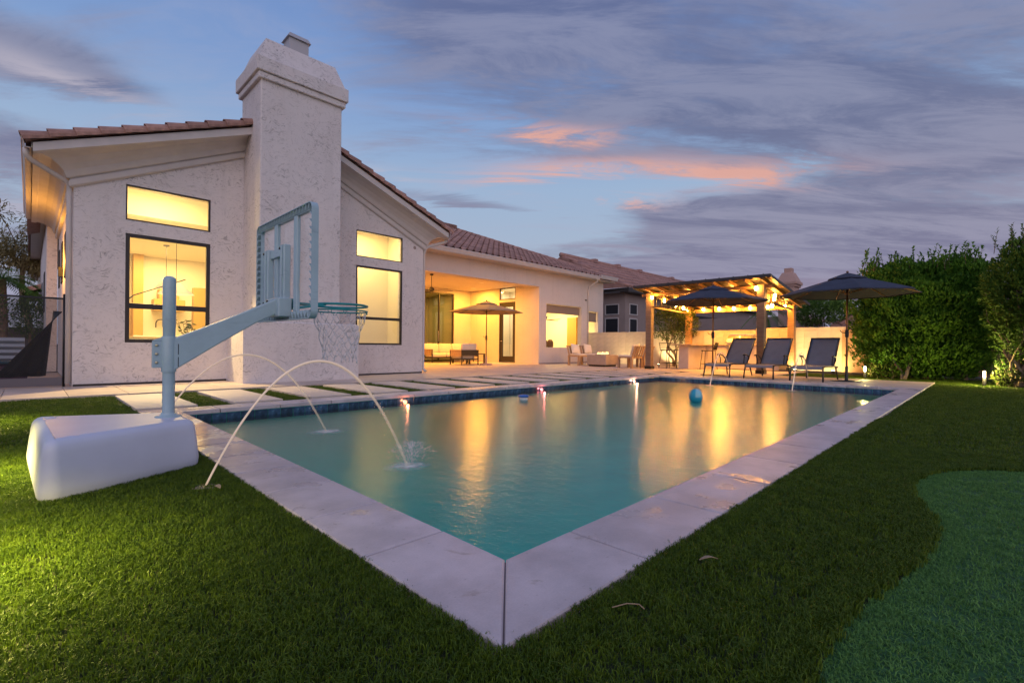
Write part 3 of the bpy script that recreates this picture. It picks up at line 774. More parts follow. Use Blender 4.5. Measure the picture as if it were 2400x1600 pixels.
# chimney
ch = MB()
ch.cbox(3.165, 10.115, 1.2, 4.815, 11.3, 6.0, .02)
ch.hexa([(2.87, 10.06, 0), (5.235, 10.06, 0), (5.235, YG + .02, 0), (2.87, YG + .02, 0)], [(2.87, 10.06, 1.19), (5.235, 10.06, 1.19), (5.235, YG + .02, 1.19), (2.87, YG + .02, 1.19)])
ch.hexa([(2.87, 10.06, 1.19), (5.235, 10.06, 1.19), (5.235, YG + .02, 1.19), (2.87, YG + .02, 1.19)], [(2.93, 10.10, 1.215), (5.175, 10.10, 1.215), (5.175, YG + .02, 1.215), (2.93, YG + .02, 1.215)])
chim = ch.build('chimney', m_stucco, house)
cc = MB(); cc.cbox(3.105, 10.055, 5.95, 4.875, 11.36, 6.075, .012); cc.cbox(3.06, 10.01, 6.075, 4.92, 11.40, 6.36, .012)
def frus(mb, b0, b1, z0, z1): mb.hexa([(b0[0], b0[1], z0), (b0[2], b0[1], z0), (b0[2], b0[3], z0), (b0[0], b0[3], z0)], [(b1[0], b1[1], z1), (b1[2], b1[1], z1), (b1[2], b1[3], z1), (b1[0], b1[3], z1)])
frus(cc, (3.11, 10.06, 4.87, 11.35), (3.28, 10.22, 4.70, 11.19), 6.36, 6.84)
cc.build('chimney_crown', m_stucco, chim)
cf = MB(); frus(cf, (3.76, 10.42, 4.28, 10.86), (3.76, 10.42, 4.28, 10.86), 6.84, 6.91); frus(cf, (3.82, 10.47, 4.22, 10.80), (3.82, 10.47, 4.22, 10.80), 6.91, 7.24); frus(cf, (3.78, 10.43, 4.26, 10.84), (3.83, 10.48, 4.21, 10.79), 7.24, 7.34)
cf.build('flue_cap', mat('painted_flue', (.45, .42, .42), .5, .2), chim)
cs = MB(); cs.box(3.74, 10.40, 6.842, 4.30, 10.88, 6.88); cs.build('flue_flashing', m_dark, chim)
# round floodlight on the gable
fl = MB(); fl.lathe([(.045, 0), (.05, -.02), (.04, -.05), (.02, -.06)], 14, M=Matrix.Translation((7.42, YG - .001, 3.43)) @ Matrix.Rotation(R(-90), 4, 'X') @ Matrix.Scale(-1, 4, (0, 0, 1)))
fl.build('wall_speaker', m_nstucco, house)

# ---- lanai wing
YW = 13.82; XD = 15.58; LY = 18.4; WX1 = 20.46
wallm('wing_beam', lambda mb: (mb.box(GX1, YW, 3.36, XD, YW + .4, 4.02), mb.box(8.0, YW + .4, 3.47, XD, LY, 3.52)), m_stucco2)
WH = [(16.07, 18.64, .73, 2.66), (19.16, 20.02, .72, 2.50)]
def wing(mb):
    T = .2
    def st(x0, x1, holes):
        z = 0
        for a, c in holes + [(4.02, None)]: mb.box(x0, YW, z, x1, YW + T, a); z = c
    st(XD, 16.07, []); st(16.07, 18.64, [(.73, 2.66)]); st(18.64, 19.16, []); st(19.16, 20.02, [(.72, 2.5)]); st(20.02, WX1, [])
wallm('wing_wall', wing, m_stucco2)
# the X = 15.58 wall with the terrace door (opening Y 15.27..16.31)
def doorwall(mb):
    T = .2; z1 = 3.47
    mb.box(XD, YW + .2, 0, XD + T, 15.26, z1); mb.box(XD, 16.32, 0, XD + T, LY + .2, z1); mb.box(XD, 15.26, 2.80, XD + T, 16.32, 2.92); mb.box(XD, 15.26, 3.54 - .02, XD + T, 16.32, 3.56)
wallm('terrace_wall', doorwall, m_stucco2)
window(15.26, 16.32, 2.92, 3.465, y=XD, fw=.04, axis='X')
def backwall(mb):
    T = .2; mb.box(GX1, LY, 0, 12.80, LY + T, 3.5); mb.box(14.53, LY, 0, XD, LY + T, 3.5); mb.box(12.80, LY, 3.28, 14.53, LY + T, 3.5)
wallm('terrace_wall', backwall, m_stucco2)
wallm('stucco_wall', lambda mb: mb.box(WX1 - .2, YW + .2, 0, WX1, 20, 4.02), m_stucco2)
wallm('wing_skirt', lambda mb: mb.box(XD + .02, YW - .012, .0, WX1 - .02, YW + .05, .05), m_nstucco)
# sliding glass door and hinged glass door
sd_ = window(12.80, 14.53, .03, 3.28, y=LY, fw=.07, posts=((13.66, .1, 3.21),), name='sliding_door', depth=.09)
hb = MB(); hb.tube([(13.60, LY - .015, .95), (13.60, LY - .03, 1.0), (13.60, LY - .03, 1.4), (13.60, LY - .015, 1.45)], .012, 6); hb.build('handle', m_steel, sd_)
df = MB()
for a, c in ((15.26, 15.33), (16.25, 16.32)): df.cbox(XD + .01, a, .03, XD + .13, c, 2.80, .004)
df.cbox(XD + .01, 15.33, 2.73, XD + .13, 16.25, 2.80, .004)
door = df.build('terrace_door', m_dark, house)
dl = MB()
for a, c in ((15.33, 15.45), (16.12, 16.25)): dl.cbox(XD + .03, a, .04, XD + .09, c, 2.73, .004)
dl.cbox(XD + .03, 15.45, .04, XD + .09, 16.12, .30, .004); dl.cbox(XD + .03, 15.45, 2.58, XD + .09, 16.12, 2.73, .004)
dl.build('door_leaf', m_dark, door)
dp = MB(); dp.add([(XD + .06, 15.45, .3), (XD + .06, 16.12, .3), (XD + .06, 16.12, 2.58), (XD + .06, 15.45, 2.58)], [(0, 1, 2, 3)]); dp.build('pane', m_glass, door, fix=False)
dh = MB(); dh.tube([(XD + .02, 16.185, 1.0), (XD - .03, 16.185, 1.0), (XD - .03, 16.08, 1.0)], .012, 6); dh.build('handle', m_steel, door)
# eave of the wing: soffit, fascia, gutter
wallm('wing_soffit', lambda mb: mb.box(8.32, YW - .40, 4.02, WX1 + .45, YW + .2, 4.06), m_trim)
gutter('gutter', (8.32, YW - .40, 4.19), (19.45, YW - .40, 4.19), (0, -1, 0))
gutter('gutter', (19.47, YW - .44, 4.25), (WX1 + .5, YW - .44, 4.25), (0, -1, 0))
ds = MB(); ds.tube([(19.3, YW - .45, 4.02), (19.3, YW - .45, 3.93), (19.25, YW - .3, 3.85), (19.15, YW - .06, 3.68), (19.13, YW - .045, 3.5), (19.13, YW - .045, .05)], .03, 8); ds.build('downspout', m_trim, house)
cv = MB(); cv.sphere((18.95, YW - .05, 3.02), .035, 10, 8); cv.cbox(18.92, YW - .02, 3.0, 18.98, YW, 3.06, .004); cv.build('wall_camera', m_black, house)
# tiled hip roof of the wing
EY, EZ, WP = YW - .42, 4.17, .42
HX = WX1 + .45; RI = 7.6
rb = MB()
def rp(x, y): return (x, y, EZ - .03 + WP * (y - EY))
a, b_, c_, d_ = (8.2, EY), (HX, EY), (HX - RI, EY + RI), (8.2, EY + RI)
lo = [rp(*a), rp(*b_), rp(*c_), rp(*d_)]
rb.add(lo + [(p[0], p[1], p[2] + .025) for p in lo], [(3, 2, 1, 0), (4, 5, 6, 7), (0, 1, 5, 4), (1, 2, 6, 5), (2, 3, 7, 6), (3, 0, 4, 7)])
rb.add([(HX, EY, EZ - .03), (HX, EY + 2 * RI, EZ - .03), (HX - RI, EY + RI, EZ - .03 + WP * RI)], [(0, 1, 2)])
roof2 = rb.build('wing_roof', m_under, house, fix=False)
TW, TL, TE = .315, .42, .36
def s_tile():
    mb = MB(); n = 10; V = []; F = []
    def h(t): return .085 * max(0, math.sin(math.pi * min(1, t / .62))) if t < .62 else -.02 * math.sin(math.pi * (t - .62) / .38)
    for y, dz in ((0, .034), (TL, 0)):
        for off in (0, -.014):
            for k in range(n):
                t = k / (n - 1); V.append(((t - .31) * TW, y, h(t) + dz + off + .014))
    for k in range(n - 1):
        F += [(k, k + 1, 2 * n + k + 1, 2 * n + k), (k + 1, k, n + k, n + k + 1), (n + k + 1, n + k, 3 * n + k, 3 * n + k + 1)]
    mb.add(V, F, 0, False); return mb
st_mb = s_tile(); st_mesh = st_mb.mesh('roof_tile', m_tile)
wang = math.atan(WP); joined = MB(); cnt = 0
rows = int(RI / (TE * math.cos(wang)))
Mrow = Matrix.Rotation(wang, 4, 'X')
for r in range(rows):
    y = EY - .05 + r * TE * math.cos(wang); z = EZ + WP * (y - EY) + .004
    x = 8.25 + (.0 if r % 2 == 0 else .0)
    while x < HX - max(0, (y - EY)) - .12:
        if x < 8.2 + .15 and r > 0: x += TW; continue
        jx, jz, ja = random.uniform(-.004, .004), random.uniform(-.004, .004), random.uniform(-.012, .012)
        if cnt < 300:
            inst(st_mesh, 'roof_tile', roof2, (x + jx, y, z + jz), (wang + ja, 0, 0)); cnt += 1
        else:
            M = Matrix.Translation((x + jx, y, z + jz)) @ Matrix.Rotation(wang + ja, 4, 'X')
            joined.add([M @ Vector(p) for p in st_mb.v], st_mb.f)
        x += TW
tag(joined.build('roof_tiles', m_tile_s, roof2, fix=False), kind='stuff')
cap = halfbarrel('hip_tile', .42, .115, .10)
hv = Vector((-1, 1, WP)).normalized(); L = Vector((-RI, RI, WP * RI)).length; k = 0
while k * .36 < L:
    p = Vector((HX, EY, EZ + .05)) + hv * (k * .36)
    o = inst(cap, 'hip_tile', roof2, p); o.rotation_mode = 'QUATERNION'
    side = hv.cross(Vector((0, 0, 1))).normalized(); nr = side.cross(hv); o.rotation_quaternion = Matrix((side, hv, nr)).transposed().to_quaternion(); k += 1
x = 8.3
while x < HX - RI:
    o = inst(cap, 'ridge_tile', roof2, (x, EY + RI, EZ + WP * RI + .05), (0, 0, R(-90))); x += .36
vb = MB(); vx, vy = 14.9, 19.2; vz = EZ + WP * (vy - EY)
vb.hexa([(vx - .25, vy - .2, vz - .1), (vx + .25, vy - .2, vz - .1), (vx + .25, vy + .3, vz + .05), (vx - .25, vy + .3, vz + .05)], [(vx - .22, vy - .2, vz + .22), (vx + .22, vy - .2, vz + .22), (vx + .2, vy + .25, vz + .36), (vx - .2, vy + .25, vz + .36)])
for q in range(4): vb.box(vx - .24, vy - .225, vz - .02 + q * .06, vx + .24, vy - .2, vz + .01 + q * .06)
vb.build('roof_vent', m_tile, house)

# ---- second block of the left side, further back
wallm('stucco_wall', lambda mb: mb.box(.30, 17.0, 0, .5, 36, 4.0))
wallm('eave', lambda mb: (mb.box(.02, 17.05, 4.0, .4, 36, 4.1), mb.box(.02, 17.05, 4.1, .10, 36, 4.3)), m_trim)
wallm('tiled_roof', lambda mb: mb.hexa([(-.05, 17, 4.3), (4, 17, 5.8), (4, 36, 5.8), (-.05, 36, 4.3)], [(-.05, 17, 4.42), (4, 17, 5.92), (4, 36, 5.92), (-.05, 36, 4.42)]), m_tile)
wallm('porch_roof', lambda mb: mb.hexa([(-.18, 25, 2.55), (.3, 25, 2.75), (.3, 27, 2.75), (-.18, 27, 2.55)], [(-.18, 25, 2.72), (.3, 25, 2.92), (.3, 27, 2.92), (-.18, 27, 2.72)]), m_tile)
wallm('porch_bracket', lambda mb: mb.box(-.1, 25.1, 2.35, .3, 26.9, 2.55), m_dark)
for yy in (13.2, 14.6, 16.0):
    wb = MB(); wb.cbox(GX0 - .02, yy, 2.1, GX0 + .05, yy + .55, 3.0, .006); wb.build('screened_window', m_screen, house)
for yy in (18.5, 22.0):
    wb = MB(); wb.cbox(.28, yy, 1.6, .35, yy + .9, 2.7, .006); wb.build('screened_window', m_screen, house)

# ---- rooms behind the windows
def room(mb_name, x0, y0, x1, y1, z1, m=m_inner, front=False):
    mb = MB()
    mb.box(x0 - .05, y1, 0, x1 + .05, y1 + .05, z1); mb.box(x0 - .05, y0, 0, x0, y1, z1); mb.box(x1, y0, 0, x1 + .05, y1, z1); mb.box(x0 - .05, y0, z1, x1 + .05, y1 + .05, z1 + .05); mb.box(x0 - .05, y0, -.05, x1 + .05, y1 + .05, .03)
    return mb.build(mb_name, m, house)
gr = MB()
X0, X1, Y0, Y1 = .73, 7.46, YG + .225, 12.6
gr.box(X0 - .02, Y0, 0, X0, 18.4, 3.95); gr.box(X1, Y0, 0, X1 + .02, Y1, 3.95)                       # side walls
gr.box(X0, Y0, 3.96, X1, Y1 + .15, 4.0); gr.box(X0, Y0, -.02, X1, 18.4, .03)                              # ceiling, floor
gr.box(X0, Y1, 3.42, X1, Y1 + .15, 3.95)                                                             # header over the kitchen opening
gr.box(4.9, Y1, .03, X1, Y1 + .15, 3.42)                                                            # wall right of the opening
gr.box(X0, Y1 + .15, 3.42, 5.0, 18.4, 3.46); gr.box(X0, 18.4, .03, 5.0, 18.45, 3.42); gr.box(4.9, Y1 + .15, .03, 4.95, 18.4, 3.42)
gr.build('great_room', m_inner, house)
kb = MB()     # tall cabinet recess, shelves and backsplash of the kitchen
kb.box(2.18, 18.1, .99, 2.42, 18.395, 3.42); kb.box(3.72, 18.1, .03, 4.15, 18.395, 2.55); kb.box(4.15, 17.6, .03, 4.88, 18.395, 2.55); kb.box(2.66, 17.9, 1.75, 3.45, 18.395, 2.10); kb.box(2.80, 18.0, 2.10, 3.30, 18.395, 2.42)
kb.build('kitchen_cabinets', mat('amber_cabinet', (.50, .30, .08), .5), house)
wb2 = MB(); wb2.box(1.6, 18.05, .03, 3.70, 18.395, .95); wb2.box(1.58, 18.0, .95, 3.71, 18.395, .985); wb2.build('kitchen_counter', m_white, house)
db = MB(); db.box(1.75, 14.9, .03, 1.80, 15.3, 1.6); db.build('pantry_door', mat('oak_panel', (.45, .24, .07), .5), house)
# bedroom behind the wing windows
bd = MB(); bx0, bx1, by0, by1 = XD + .22, WX1 - .22, YW + .22, 17.6
bd.box(bx0, 15.0, 0, 17.25, 15.03, 3.5); bd.box(17.25, 15.0, 0, 17.28, by1, 3.5); bd.box(bx0 - .02, by0, 0, bx0, 15.0, 2.95); bd.box(bx0 - .01, 15.04, 3.5, 17.25, 18.2, 3.53); bd.box(bx1, by0, 0, bx1 + .02, by1, 3.3); bd.box(bx0, by1, 0, bx1, by1 + .03, 3.3); bd.box(bx0, by0, 2.95, bx1, 15.0, 3.0); bd.box(17.25, 15.0, 2.95, bx1, by1, 3.0); bd.box(bx0, by0, -.02, bx1, by1, .03)
bd.build('bedroom', m_inner, house)
cl = MB(); cl.box(20.12, 15.25, .03, 20.235, 15.85, 2.30); cl.build('closet_door', mat('amber_door', (.50, .27, .06), .5), house)
for x0, x1, z0, z1 in ((16.11, 18.60, 2.28, 2.64), (19.2, 19.98, 2.02, 2.47)):
    bl = MB(); bl.cbox(x0, YW + .09, z0, x1, YW + .10, z1, .002); bl.cbox(x0, YW + .085, z0 - .02, x1, YW + .105, z0, .004); bl.build('roller_blind', mat('taupe_blind', (.26, .19, .145), .9), house)
# hall behind the terrace doors
hl = MB()
hl.box(12.3, LY + .22, 0, 12.32, 21.6, 3.4); hl.box(15.3, LY + .22, 0, 15.32, 21.6, 3.4); hl.box(12.3, 21.6, 0, 15.3, 21.63, 3.4); hl.box(12.3, LY + .22, 3.38, 15.3, 21.6, 3.4); hl.box(12.3, LY + .22, -.02, 15.3, 21.6, .03)
hl.build('hall', mat('olive_plaster', (.42, .38, .16), .8), house)
h2 = MB(); h2.box(XD + .22, 17.3, 0, 17.24, 17.32, 3.5); h2.build('passage_wall', m_inner, house)
# pictures and arch in the hall
ar = MB(); pts = [(-.3, 0), (.3, 0), (.3, 1.3)] + [(.3 * math.cos(R(t)), 1.3 + .3 * math.sin(R(t))) for t in range(15, 180, 15)] + [(-.3, 1.3)]
ar.prism(pts, lambda a, b: (13.25 + a, 21.55, .55 + b), lambda a, b: (13.25 + a, 21.6, .55 + b))
tag(ar.build('arched_mirror', mat('dark_green_panel', (.03, .045, .02), .4)), 'dark arched mirror seen through the sliding glass door', 'mirror')
pf = MB(); pf.cbox(14.0, 21.55, 1.2, 14.5, 21.6, 2.0, .01); pfo = pf.build('picture', mat('dark_picture_frame', (.05, .035, .02), .5))
pf2 = MB(); pf2.box(14.05, 21.54, 1.25, 14.45, 21.55, 1.95); pf2.build('print', mat('pale_print', (.6, .55, .4), .7), pfo)
tag(pfo, 'framed picture on hall wall right of the arched mirror', 'picture')

# ---- interior furniture
def island():
    t = thing('kitchen_island', 'pale kitchen island behind the left gable window', 'kitchen island', (2.6, 13.6, .03))
    a = MB(); a.cbox(1.5, 13.3, .03, 3.6, 14.1, .86, .01); a.build('cabinet', m_white, t)
    a = MB(); a.cbox(1.42, 13.22, .86, 3.68, 14.18, .90, .008); a.build('countertop', mat('pale_counter', (.70, .55, .30), .3), t)
    a = MB(); a.tube([(2.30, 13.9, .90), (2.30, 13.9, 1.22)] + [(2.30 - .10 + .10 * math.cos(R(q)), 13.9, 1.22 + .10 * math.sin(R(q))) for q in range(15, 181, 15)] + [(2.10, 13.9, 1.12)], .013, 8); a.build('faucet', m_dark, t)
    return t
island()
def pendant(x, y, zc, z0, label, r=.42):
    t = thing('pendant_lamp', label, 'pendant lamp', (x, y, z0), group='pendant lamps in the kitchen')
    a = MB(); a.lathe([(.07, zc - .025), (.07, zc)], 14, (x, y, 0)); a.build('ceiling_rose', m_dark, t)
    a = MB(); a.tube([(x, y, zc - .02), (x, y, z0 + .3)], .006, 6); a.build('cord', m_dark, t)
    a = MB(); a.lathe([(.06, z0 + .30), (r, z0), (r - .015, z0 - .003), (.05, z0 + .285)], 20, (x, y, 0)); a.build('shade', mat('linen_shade', (.85, .74, .5), .8, emit=((1, .8, .45), .5)), t)
    a = MB(); a.sphere((x, y, z0 + .12), .05, 10, 8); a.build('bulb', m_bulbwhite, t)
pendant(2.42, 13.5, 3.42, 1.90, 'large conical pendant lamp over the island, nearer the window', .36)
pendant(2.62, 15.9, 3.42, 2.25, 'smaller conical pendant lamp deeper in the kitchen', .26)
t = thing('arc_lamp', 'thin arc floor lamp behind the left gable window', 'floor lamp', (1.30, 12.2, .03))
a = MB(); a.tube([(1.26, 12.2, .06), (1.27, 12.2, 1.35), (1.34, 12.2, 1.58), (1.48, 12.2, 1.72), (2.35, 12.2, 2.12)], .012, 6); a.build('stem', m_dark, t)
a = MB(); a.lathe([(.14, .03), (.14, .06), (.02, .07)], 18, (1.26, 12.2, 0)); a.build('base', m_dark, t)
t = thing('potted_plant', 'small leafy potted plant behind the left gable window', 'plant', (2.55, 12.6, .03))
a = MB(); a.lathe([(.13, .03), (.17, .45), (.15, .45), (.14, .40)], 18, (2.55, 12.6, 0)); a.build('pot', m_teak, t)
a = MB(); rl = random.Random(4)
for q in range(9):
    p = Vector((2.55, 12.6, .42)); d = Vector((rl.uniform(-.28, .28), rl.uniform(-.28, .28), rl.uniform(.6, .95)))
    pts = [p + d * s for s in (0, .3, .6, .9)]; a.tube(pts, .006, 5, 0)
    for s in range(7):
        c = p + d * rl.uniform(.3, .95); n_ = Vector((rl.uniform(-1, 1), rl.uniform(-1, 1), rl.uniform(-.2, .8))).normalized(); w_ = n_.orthogonal().normalized() * .03
        a.add([c, c + n_ * .06 + w_, c + n_ * .13, c + n_ * .06 - w_], [(0, 1, 2, 3)], 1)
a.build('foliage', [m_bark, m_citrus], t, fix=False)
t = thing('bar_chair', 'wooden chair back beside the island, seen at the window sill', 'chair', (1.38, 12.9, .03))
a = MB(); a.cbox(1.30, 12.85, .03, 1.35, 12.9, 1.12, .004); a.cbox(1.42, 12.85, .03, 1.47, 12.9, 1.12, .004); a.cbox(1.30, 12.85, 1.0, 1.47, 12.89, 1.1, .004); a.build('frame', m_teak, t)
t = thing('table_lamp', 'lit table lamp glowing in the bedroom behind the narrow window', 'table lamp', (19.62, 14.45, .03))
a = MB(); a.box(19.42, 14.25, .03, 19.82, 14.65, .65); a.build('nightstand', m_teak, t)
a = MB(); a.lathe([(.07, .65), (.05, .72), (.015, .95)], 12, (19.62, 14.45, 0)); a.build('base', m_dark, t)
a = MB(); a.sphere((19.62, 14.45, 1.08), .10, 14, 10); a.build('globe', emissive('globe_glow', (1, .84, .5), 5), t)
t = thing('bed', 'bed with dark pillows seen low in the wide bedroom window', 'bed', (18.3, 15.9, .03))
a = MB(); a.cbox(17.4, 14.9, .03, 19.2, 16.9, .66, .06); a.build('mattress', m_cushion, t)
a = MB()
for q in (17.5, 17.95): a.cbox(q, 15.2, .66, q + .40, 15.5, 1.12, .12)
a.build('pillow', mat('brown_pillow', (.16, .09, .05), .9), t)
t = thing('bedroom_fan', 'dark flat ceiling fan seen through the wide bedroom window', 'ceiling fan', (18.3, 15.8, 2.95))
a = MB(); a.cbox(17.4, 15.71, 2.10, 19.2, 15.89, 2.12, .004); a.cbox(18.21, 14.9, 2.10, 18.39, 16.7, 2.12, .004); a.build('blades', m_teak, t)
a = MB(); a.lathe([(.08, 2.15), (.1, 2.28), (.02, 2.3), (.02, 2.95)], 14, (18.3, 15.8, 0)); a.build('motor', m_dark, t)

# ---- lights of the house
light('AREA', 'kitchen_downlights', (2.8, 16.6, 3.40), 210, WARM, 1.6, (2.8, 16.6, 0))
light('AREA', 'kitchen_downlights', (2.8, 14.0, 3.40), 30, WARM, .5, (2.8, 14.0, 0))
light('POINT', 'island_lamp', (2.42, 13.5, 1.86), 8, WARM, .05)
light('POINT', 'great_room_lamp', (1.9, 11.9, 3.0), 55, WARM, .06)
light('POINT', 'great_room_lamp', (6.35, 11.9, 3.0), 26, WARM, .06)
light('SPOT', 'patio_spill_helper', (1.9, 11.72, 3.02), 900, (1, .72, .30), .05, (1.9, 10.1, 0), 80, .6)  # unseen spot added inside the window to brighten the patio strip
light('AREA', 'great_room_downlights', (1.9, 11.95, 3.93), 34, WARM, 1.4, (1.9, 11.6, 0), sy=.4)
light('AREA', 'great_room_downlights', (6.35, 11.95, 3.93), 40, WARM, 1.2, (6.35, 11.7, 0), sy=.4)
light('AREA', 'bedroom_downlights', (18.7, 16.2, 2.93), 190, WARM, 1.2, (18.7, 16.2, 0))
light('POINT', 'bedroom_lamp', (19.62, 14.45, 1.3), 8, WARM, .08)
light('AREA', 'hall_downlight', (13.8, 20.2, 3.36), 34, (1, .78, .34), .9, (13.8, 20.2, 0))
light('AREA', 'passage_downlight', (16.5, 16.2, 3.45), 60, (1, .86, .52), .6, (16.5, 16.2, 0))
for x, y in ((9.6, 15.6), (11.6, 16.9), (13.6, 15.4), (14.7, 17.2)):
    light('AREA', 'terrace_downlight', (x, y, 3.44), 150, AMBER, .16, (x, y, 0))
    a = MB(); a.lathe([(.12, 3.455), (.12, 3.47)], 16, (x, y, 0)); a.build('downlight_trim', m_white, house)

# ================================================================== THINGS ROUND THE POOL
# ---- basketball hoop
YP = 3.80; XP = .645
hoop = thing('basketball_hoop', 'pale blue poolside basketball hoop on a white moulded base', 'basketball hoop', (XP, YP, 0))
def rpoly(P, rad, n=6):
    out = []; m = len(P)
    for i in range(m):
        p = Vector((*P[i], 0)); a = Vector((*P[i - 1], 0)); c = Vector((*P[(i + 1) % m], 0))
        da = (a - p).normalized(); dc = (c - p).normalized(); ang_ = da.angle(dc); t = rad / math.tan(ang_ / 2)
        cen = p + (da + dc).normalized() * (rad / math.sin(ang_ / 2)); s = p + da * t; e = p + dc * t
        for k in range(n + 1):
            v = (s - cen).lerp(e - cen, k / n).normalized() * rad + cen; out.append((v.x, v.y))
    return out
def inset(P, d):
    out = []; m = len(P)
    for i in range(m):
        p = Vector(P[i]); a = Vector(P[i - 1]); c = Vector(P[(i + 1) % m])
        n1 = Vector((-(p - a).y, (p - a).x)).normalized(); n2 = Vector((-(c - p).y, (c - p).x)).normalized()
        b = n1 + n2; b = b.normalized() / max(.5, math.cos(n1.angle(n2) / 2)); out.append((p.x + b.x * d, p.y + b.y * d))
    return out
BP = rpoly([(.02, 3.17), (.78, 3.55), (.78, 4.05), (-.02, 4.43)], .075)
mb = MB(); layers = [(-.02, .022), (.0, .012), (.04, .008), (.14, .018), (.215, .027), (.245, .032), (.262, .042), (.274, .056), (.281, .078)]
V = []; n = len(BP)
for z, d in layers: V += [(*p, z) for p in inset(BP, d)]
F = [(a * n + i, a * n + (i + 1) % n, (a + 1) * n + (i + 1) % n, (a + 1) * n + i) for a in range(len(layers) - 1) for i in range(n)]
mb.add(V, F, 0, True); mb.add(V[-n:], [tuple(range(n))], 0, True); mb.add(V[:n], [tuple(range(n - 1, -1, -1))])
base = mb.build('base', m_basepl, hoop)
mb = MB(); mb.lathe([(.03, .278), (.03, .287), (.0001, .288)], 14, (.10, 4.2, 0)); mb.build('filler_cap', m_basepl, base)
mb = MB(); mb.lathe([(.075, .279), (.075, .285), (.05, .29), (.041, .30), (.040, .31)], 24, (XP, YP, 0)); mb.build('pole_flange', m_plastic, hoop)
mb = MB(); mb.lathe([(.0345, .27), (.0345, .86), (.037, .868), (.037, 1.165), (.033, 1.185), (.02, 1.196), (.0001, 1.2)], 28, (XP, YP, 0)); mb.build('pole', m_plastic, hoop)
mb = MB(); mb.lathe([(.041, .572), (.0415, .575), (.0415, .80), (.041, .803), (.036, .803)], 28, (XP, YP, 0))
mb.cbox(XP - .09, YP - .012, .60, XP - .035, YP + .012, .775, .004)
mb.hexa([(XP - .09, YP - .012, .775), (XP - .035, YP - .012, .775), (XP - .035, YP + .012, .775), (XP - .09, YP + .012, .775)], [(XP - .07, YP - .012, .785), (XP - .035, YP - .012, .80), (XP - .035, YP + .012, .80), (XP - .07, YP + .012, .785)])
col = mb.build('clamp_collar', m_plastic, hoop)
for z in (.635, .69, .745):
    mb = MB(); Mb = Matrix.Translation((XP - .068, YP - .012, z)) @ Matrix.Rotation(R(90), 4, 'X'); mb.lathe([(.009, 0), (.009, .006), (.006, .009), (.0001, .009)], 8, M=Mb); mb.build('bolt', m_bolt, col)
mb = MB(); T_ = [(.66, .79), (.85, .875), (1.05, .972), (1.30, 1.098)]; B_ = [(1.345, 1.01), (1.15, .905), (.95, .775), (.80, .672), (.66, .575)]
P = [(x, z) for x, z in T_ + B_]
mb.prism(P, lambda a, b: (a, YP - .034, b), lambda a, b: (a, YP + .034, b))
arm = mb.build('arm', m_plastic, hoop)
md = arm.modifiers.new('bevel', 'BEVEL'); md.width = .008; md.segments = 2
mb = MB(); mb.box(.688, YP - .0352, .605, .692, YP - .034, .67); mb.box(.688, YP - .0352, .685, .692, YP - .034, .755); mb.build('arm_slot', m_screen, hoop)
# backboard in the plane X = 1.365
bx, by0, by1, bz0, bz1 = 1.365, 3.305, 4.445, .942, 1.755
bbd = MB()
rp_o = rpoly([(by0, bz0), (by1, bz0), (by1, bz1), (by0, bz1)], .055); rp_i = rpoly([(by0 + .05, bz0 + .062), (by1 - .05, bz0 + .062), (by1 - .05, bz1 - .05), (by0 + .05, bz1 - .05)], .02); n = len(rp_o)
def loopring(mb, A, B, xa, xb):   # flat ring between loops
    mb.add([(xa, *p) for p in A] + [(xb, *p) for p in B], [(i, (i + 1) % len(A), len(A) + (i + 1) % len(A), len(A) + i) for i in range(len(A))])
xf, xb_ = bx + .048, bx
loopring(bbd, rp_o, rp_o, xb_, xf); loopring(bbd, rp_i, rp_i, xb_ + .02, xf); loopring(bbd, rp_o, rp_i, xf, xf)
rp_o2 = inset(rp_o, .006); rp_i2 = inset(rp_i, -.006)
loopring(bbd, rp_o, rp_o2, xb_, xb_); loopring(bbd, rp_i2, rp_i, xb_ + .02, xb_ + .02); loopring(bbd, rp_o2, rp_o2, xb_, xb_ + .036); loopring(bbd, rp_i2, rp_i2, xb_ + .02, xb_ + .036); loopring(bbd, rp_o2, rp_i2, xb_ + .036, xb_ + .036)
bframe = bbd.build('backboard_frame', m_plastic, hoop)
rib = MB()
def fin(y0, z0, y1, z1): rib.bar((bx + .02, y0, z0), (bx + .02, y1, z1), .007, .036, (1, 0, 0), 0, .001)
m_ribs = m_plastic
k = by0 + .06
while k < by1 - .06:
    fin(k, bz0 + .006, k + .03, bz0 + .058); fin(k + .03, bz0 + .058, k + .055, bz0 + .006); fin(k, bz1 - .006, k + .012, bz1 - .046); k += .056
k = bz0 + .09
while k < bz1 - .09: fin(by0 + .006, k, by0 + .046, k + .03); fin(by1 - .006, k, by1 - .046, k + .03); k += .052
tag(rib.build('frame_rib', m_plastic, bframe), kind='stuff')
for y in (4.035, 3.635):
    mb = MB(); mb.cbox(bx + .015, y - .034, bz0 + .058, bx + .042, y + .034, bz1 - .045, .005); mb.build('upright', m_plastic, hoop)
for y in (4.15, 3.80):
    mb = MB(); mb.cbox(bx - .02, y - .045, 1.075, bx + .03, y + .045, 1.515, .006); mb.cbox(bx - .028, y - .012, 1.08, bx - .02, y + .012, 1.51, .002)
    ch_ = mb.build('adjusting_channel', m_plastic, hoop)
    for z in (1.09, 1.49):
        q = MB(); q.lathe([(.010, 0), (.010, .008), (.0001, .009)], 8, M=Matrix.Translation((bx - .02, y + .036, z)) @ Matrix.Rotation(R(-90), 4, 'Y')); q.build('bolt', m_black, ch_)
mb = MB(); mb.cbox(bx + .0, 3.845, 1.44, bx + .035, 4.105, 1.505, .004); mb.build('cross_brace', m_plastic, hoop)
